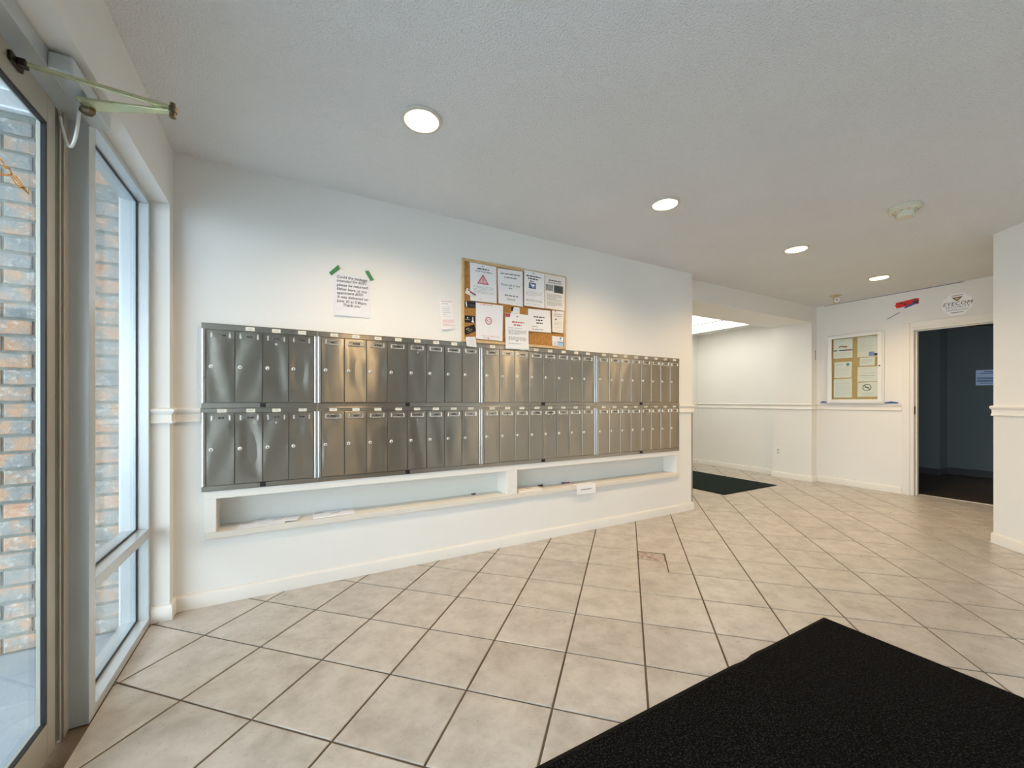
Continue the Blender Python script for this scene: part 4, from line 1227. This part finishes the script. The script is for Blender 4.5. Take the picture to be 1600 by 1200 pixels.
s.ring(0.5, 0.16, 0.0, 0.008, 'ink_blue', 16).words(0.34, 0.05, 0.25, 0.75, 'ink_blue', 3).rect(0.02, 0.98, 0.50, 0.62, 'ink_periwinkle').rect(0.02, 0.98, 0.62, 0.98, 'ink_sky').done()

# ------------------------------------------------------------------ glazed notice case on the office wall
cb_ = empty('notice_case', (XW, 2.44, 1.09), 'white framed glazed notice case left of the office doorway', 'notice board')
y0, y1, z0, z1 = 2.138, 2.742, 1.092, 2.012
xa = XW - 0.045
for nm, a in (('case_side', (y0, y0 + 0.014, z0, z1)), ('case_side', (y1 - 0.014, y1, z0, z1)), ('case_top', (y0 + 0.014, y1 - 0.014, z1 - 0.014, z1)), ('case_bottom', (y0 + 0.014, y1 - 0.014, z0, z0 + 0.014))):
    p = MB(); p.box(xa, XW - 0.0005, *a); p.build(nm, 'white_metal', cb_, bevel=0.003)
p = MB(); p.box(XW - 0.020, XW - 0.001, y0 + 0.014, y1 - 0.014, z0 + 0.014, z1 - 0.014); p.build('cork_panel', 'cork_pale', cb_)
fd = empty('case_door', (xa, 2.44, z0)); fd.parent = cb_; fd.location = Vector((xa, 2.44, z0)) - worg(cb_)
i0, i1, j0, j1 = 2.198, 2.686, 1.146, 1.958
p = MB()
for a in ((y0 + 0.016, i0, z0 + 0.016, z1 - 0.016), (i1, y1 - 0.016, z0 + 0.016, z1 - 0.016), (i0, i1, z0 + 0.016, j0), (i0, i1, j1, z1 - 0.016)): p.box(xa - 0.002, xa + 0.010, *a)
p.build('door_frame', 'white_metal', fd, bevel=0.002)
p = MB(); p.box(xa + 0.003, xa + 0.006, i0, i1, j0, j1); p.build('pane', 'glass', fd)
p = MB(); p.lathe([(0.008, 0.002), (0.008, 0.006), (0.005, 0.007)], (xa, 2.178, 1.565), 'x', 14); p.build('lock', 'dark_metal', fd, smooth=True)
XC = XW - 0.0205


def case_sheet(name, c_, lab, m_='paper_warm'):
    return Sheet(name, c_, XC, lab, 'notice', 'd', m_, curl=0.003, n=3)


s = case_sheet('case_notice', [(2.672, 1.952), (2.462, 1.946), (2.462, 1.693), (2.672, 1.696)], 'notice with a dark red band, top left in the notice case')
s.words(0.10, 0.016, 0.3, 0.6, 'ink_pale', 3).poly([(0.28, 0.40), (0.40, 0.34), (0.50, 0.36), (0.74, 0.38), (0.72, 0.46), (0.52, 0.45), (0.44, 0.40), (0.30, 0.46)], 'ink_brown').rect(0.0, 0.2, 0.56, 0.62, 'ink').rect(0.3, 0.7, 0.56, 0.62, 'ink_purple').rect(0.7, 1.0, 0.56, 0.62, 'ink_magenta').para(0.72, 0.93, 0.06, 0.1, 0.9, 0.012, 'ink_pale', 3).done()
s = case_sheet('case_notice', [(2.407, 1.951), (2.201, 1.946), (2.201, 1.685), (2.410, 1.690)], 'notice with a blue picture in its corner, top right in the notice case')
s.words(0.06, 0.02, 0.05, 0.95, 'ink_grey', 3).para(0.16, 0.72, 0.055, 0.08, 0.75, 0.012, 'ink_pale', 5).rect(0.57, 0.83, 0.76, 0.96, 'ink_periwinkle').rect(0.83, 0.98, 0.84, 0.96, 'card_black').done()
s = case_sheet('case_notice', [(2.384, 1.682), (2.231, 1.678), (2.234, 1.576), (2.387, 1.578)], 'small card sized notice in the right column of the notice case')
s.para(0.25, 0.80, 0.14, 0.12, 0.88, 0.05, 'ink_pale', 3).done()
s = case_sheet('case_notice', [(2.663, 1.645), (2.469, 1.643), (2.472, 1.432), (2.663, 1.433)], 'notice with a teal diamond logo in the notice case')
s.words(0.16, 0.03, 0.08, 0.48, 'ink_grey', 3).poly([(0.66, 0.16), (0.78, 0.05), (0.90, 0.16), (0.78, 0.30)], 'ink_teal').para(0.38, 0.85, 0.09, 0.1, 0.9, 0.014, 'ink_pale', 4).done()
s = case_sheet('case_notice', [(2.670, 1.417), (2.469, 1.419), (2.469, 1.170), (2.670, 1.171)], 'plain typed notice at the lower left in the notice case')
s.words(0.08, 0.018, 0.35, 0.65, 'ink_pale', 3).para(0.2, 0.92, 0.062, 0.1, 0.9, 0.012, 'ink_pale', 4).done()
s = case_sheet('case_notice', [(2.407, 1.564), (2.201, 1.560), (2.201, 1.371), (2.410, 1.373)], 'plain typed notice above the no smoking sheet in the notice case')
s.words(0.10, 0.02, 0.25, 0.75, 'ink_pale', 3).words(0.42, 0.022, 0.2, 0.85, 'ink_pale', 4).words(0.60, 0.03, 0.12, 0.88, 'ink_grey', 7).words(0.74, 0.02, 0.2, 0.8, 'ink_pale', 9).done()
s = case_sheet('case_notice', [(2.407, 1.362), (2.201, 1.364), (2.201, 1.180), (2.410, 1.177)], 'no smoking sheet with a barred circle in the notice case')
s.ring(0.47, 0.36, 0.037, 0.045, 'ink', 28).poly([(0.30, 0.22), (0.33, 0.18), (0.65, 0.50), (0.62, 0.54)], 'ink').rect(0.36, 0.58, 0.34, 0.38, 'ink').words(0.76, 0.03, 0.15, 0.85, 'ink_pale', 3).words(0.88, 0.03, 0.2, 0.8, 'ink_pale', 4).done()

# ------------------------------------------------------------------ octagonal alarm sign and tapes on the office wall
cy, cz, R_ = 1.519, 2.197, 0.131
oct_ = [(cy + R_ * math.cos(PI / 8 + k * PI / 4) * 0.96, cz + R_ * math.sin(PI / 8 + k * PI / 4)) for k in range(8)]
p = MB(); n = 8
p.mesh([(XW - 0.004, y, z) for y, z in oct_] + [(XW - 0.0003, y, z) for y, z in oct_], [tuple(range(8)), tuple(range(15, 7, -1))] + [(i, (i + 1) % 8, 8 + (i + 1) % 8, 8 + i) for i in range(8)])
mat('sign_white', (0.93, 0.94, 0.95), 0.3, var=0.01)
sg = tag(p.build('alarm_sign', 'sign_white', bevel=0.0008), 'white octagonal security company sign above the office doorway', 'sign')


def sign_text(body, size, dy, dz, m_, shear=0.0, space=1.0):
    vs, fs = text_polys(body, size, 'CENTER', shear, space)
    mb = MB(); mb.mesh([(XW - 0.0046, cy + dy - x, cz + dz + y) for x, y in vs], fs); mb.build('lettering', m_, sg, fix=False)


sign_text('EYECOM', 0.056, 0, 0.034, 'ink', 0.2, 1.05)
sign_text('SECURITY', 0.040, 0, -0.012, 'ink_grey', 0.2, 1.1)
for (dz, w_, h_) in ((0.098, 0.09, 0.008), (-0.062, 0.17, 0.005), (-0.090, 0.10, 0.008)):
    p = MB(); p.box(XW - 0.0046, XW - 0.0042, cy - w_ / 2, cy + w_ / 2, cz + dz - h_ / 2, cz + dz + h_ / 2); p.build('printed_line', 'ink_grey', sg)
for k, (m_, sc) in enumerate((('ink', 1.0), ('gold_print', 0.66), ('white_metal', 0.28))):
    p = MB(); x_ = XW - 0.0044 - 0.0004 * k; zc = cz + 0.062
    p.poly([(x_, cy + 0.042 * sc, zc + 0.018 * sc), (x_, cy - 0.042 * sc, zc + 0.018 * sc), (x_, cy, zc - 0.030 * sc)]); p.build('emblem', m_, sg, fix=False)


def wall_tape(name, pts, m_, lab, cat='tape', depth=0.0008):
    mb = MB(); x1_ = XW - 0.0002; n_ = len(pts)
    mb.mesh([(x1_ - depth, y, z) for y, z in pts] + [(x1_, y, z) for y, z in pts], [tuple(range(n_)), tuple(range(2 * n_ - 1, n_ - 1, -1))] + [(i, (i + 1) % n_, n_ + (i + 1) % n_, n_ + i) for i in range(n_)])
    return tag(mb.build(name, m_), lab, cat)


rt = wall_tape('tape_strip', [(2.036, 2.319), (1.852, 2.338), (1.829, 2.332), (1.831, 2.272), (2.030, 2.252), (2.036, 2.275), (2.052, 2.286), (2.038, 2.295)], 'red_tape', 'torn red tape with black marks on the wall above the office doorway', depth=0.003)
for (y, z, r) in ((1.985, 2.306, 0.011), (1.952, 2.288, 0.012)):
    p = MB(); p.poly([(XW - 0.0036, y + r * math.cos(a) * 1.2, z + r * math.sin(a)) for a in [k * PI / 6 for k in range(12)]]); p.build('black_mark', 'ink', rt, fix=False)
p = MB(); p.poly([(XW - 0.0036, 1.890, 2.300), (XW - 0.0036, 1.835, 2.318), (XW - 0.0036, 1.833, 2.274), (XW - 0.0036, 1.872, 2.272)]); p.poly([(XW - 0.0036, 1.90, 2.331), (XW - 0.0036, 1.852, 2.3365), (XW - 0.0036, 1.85, 2.326), (XW - 0.0036, 1.88, 2.324)]); p.build('black_mark', 'ink', rt, fix=False)
wall_tape('tape_strip', [(1.964, 2.252), (1.952, 2.238), (1.860, 2.270), (1.850, 2.290), (1.878, 2.288)], 'blue_tape', 'slanting blue tape strip just below the red tape', depth=0.0042)
wall_tape('tape_strip', [(2.122, 2.139), (2.119, 2.131), (1.998, 2.196), (2.002, 2.204)], 'pale_blue_tape', 'thin faded blue tape strip slanting up beside the office door casing')
wall_tape('tape_strip', [(2.828, 1.100), (2.828, 1.110), (2.800, 1.120), (2.752, 1.112), (2.752, 1.100)], 'blue_tape', 'blue tape piece at the lower left corner of the notice case', depth=0.02)
wall_tape('tape_strip', [(2.134, 1.096), (2.134, 1.108), (2.075, 1.118), (2.012, 1.106), (2.012, 1.096)], 'blue_tape', 'blue tape piece at the lower right corner of the notice case', depth=0.02)
wall_tape('tape_strip', [(2.79, 2.432), (2.79, 2.438), (1.47, 2.438), (1.47, 2.430)], 'pale_blue_tape', 'long thin grey blue tape line along the ceiling edge of the office wall')
mb = MB(); mb.box(6.452, 6.470, GY0 - 0.0012, GY0 - 0.0001, 1.70, 1.83)
tag(mb.build('tape_strip', 'pale_blue_tape'), 'short upright blue tape strip on the pillar edge left of the notice case', 'tape')

# ------------------------------------------------------------------ wall outlet in the nook
ot = empty('wall_outlet', (6.355, 3.315, 0.34), 'white double wall outlet low on the pillar by the nook', 'outlet')
p = MB(); p.box(6.349, 6.3548, 3.278, 3.352, 0.325, 0.440); p.build('cover_plate', 'white_plastic', ot, bevel=0.002)
for z in (0.362, 0.404):
    p = MB(); p.box(6.3475, 6.3495, 3.298, 3.332, z - 0.014, z + 0.014); so = p.build('socket', 'cream_plastic', ot, bevel=0.002)
    p = MB(); p.box(6.3468, 6.3476, 3.306, 3.309, z - 0.004, z + 0.008); p.box(6.3468, 6.3476, 3.320, 3.323, z - 0.004, z + 0.008); p.box(6.3468, 6.3476, 3.312, 3.318, z - 0.012, z - 0.007)
    p.build('slot', 'black_plastic', so)


# ------------------------------------------------------------------ floor mats
def floor_mat(name, x0, x1, y0, y1, pile, label, ripple=None):
    e = empty(name, ((x0 + x1) / 2, (y0 + y1) / 2, 0.0), label, 'mat')
    bw_ = 0.016; N = 40
    p = MB(); prev = None

    def yy(x):
        v = y1
        if ripple: v += -0.006 * math.exp(-((x - ripple) / 0.05) ** 2) + 0.004 * math.exp(-((x - ripple - 0.09) / 0.05) ** 2)
        return v
    xs_ = [x0 + (x1 - x0) * k / N for k in range(N + 1)]
    outl = [(x0, y0), (x1, y0)] + [(x, yy(x)) for x in reversed(xs_)]
    p.prism(outl, 0.0005, 0.004); p.build('rubber_border', 'mat_rubber', e, bevel=0.001)
    p = MB(); outl = [(x0 + bw_, y0 + bw_), (x1 - bw_, y0 + bw_)] + [(min(max(x, x0 + bw_), x1 - bw_), yy(x) - bw_) for x in reversed(xs_)]
    p.prism(outl, 0.0041, 0.009); p.build('carpet_pile', pile, e, bevel=0.002)


floor_mat('entrance_mat', 0.60, 2.425, -0.20, 1.043, 'mat_pile', 'large black entrance mat in the right foreground', ripple=1.72)
floor_mat('nook_mat', 4.560, 5.700, 2.985, 4.330, 'mat_pile_green', 'dark green grey mat on the tiles of the nook')
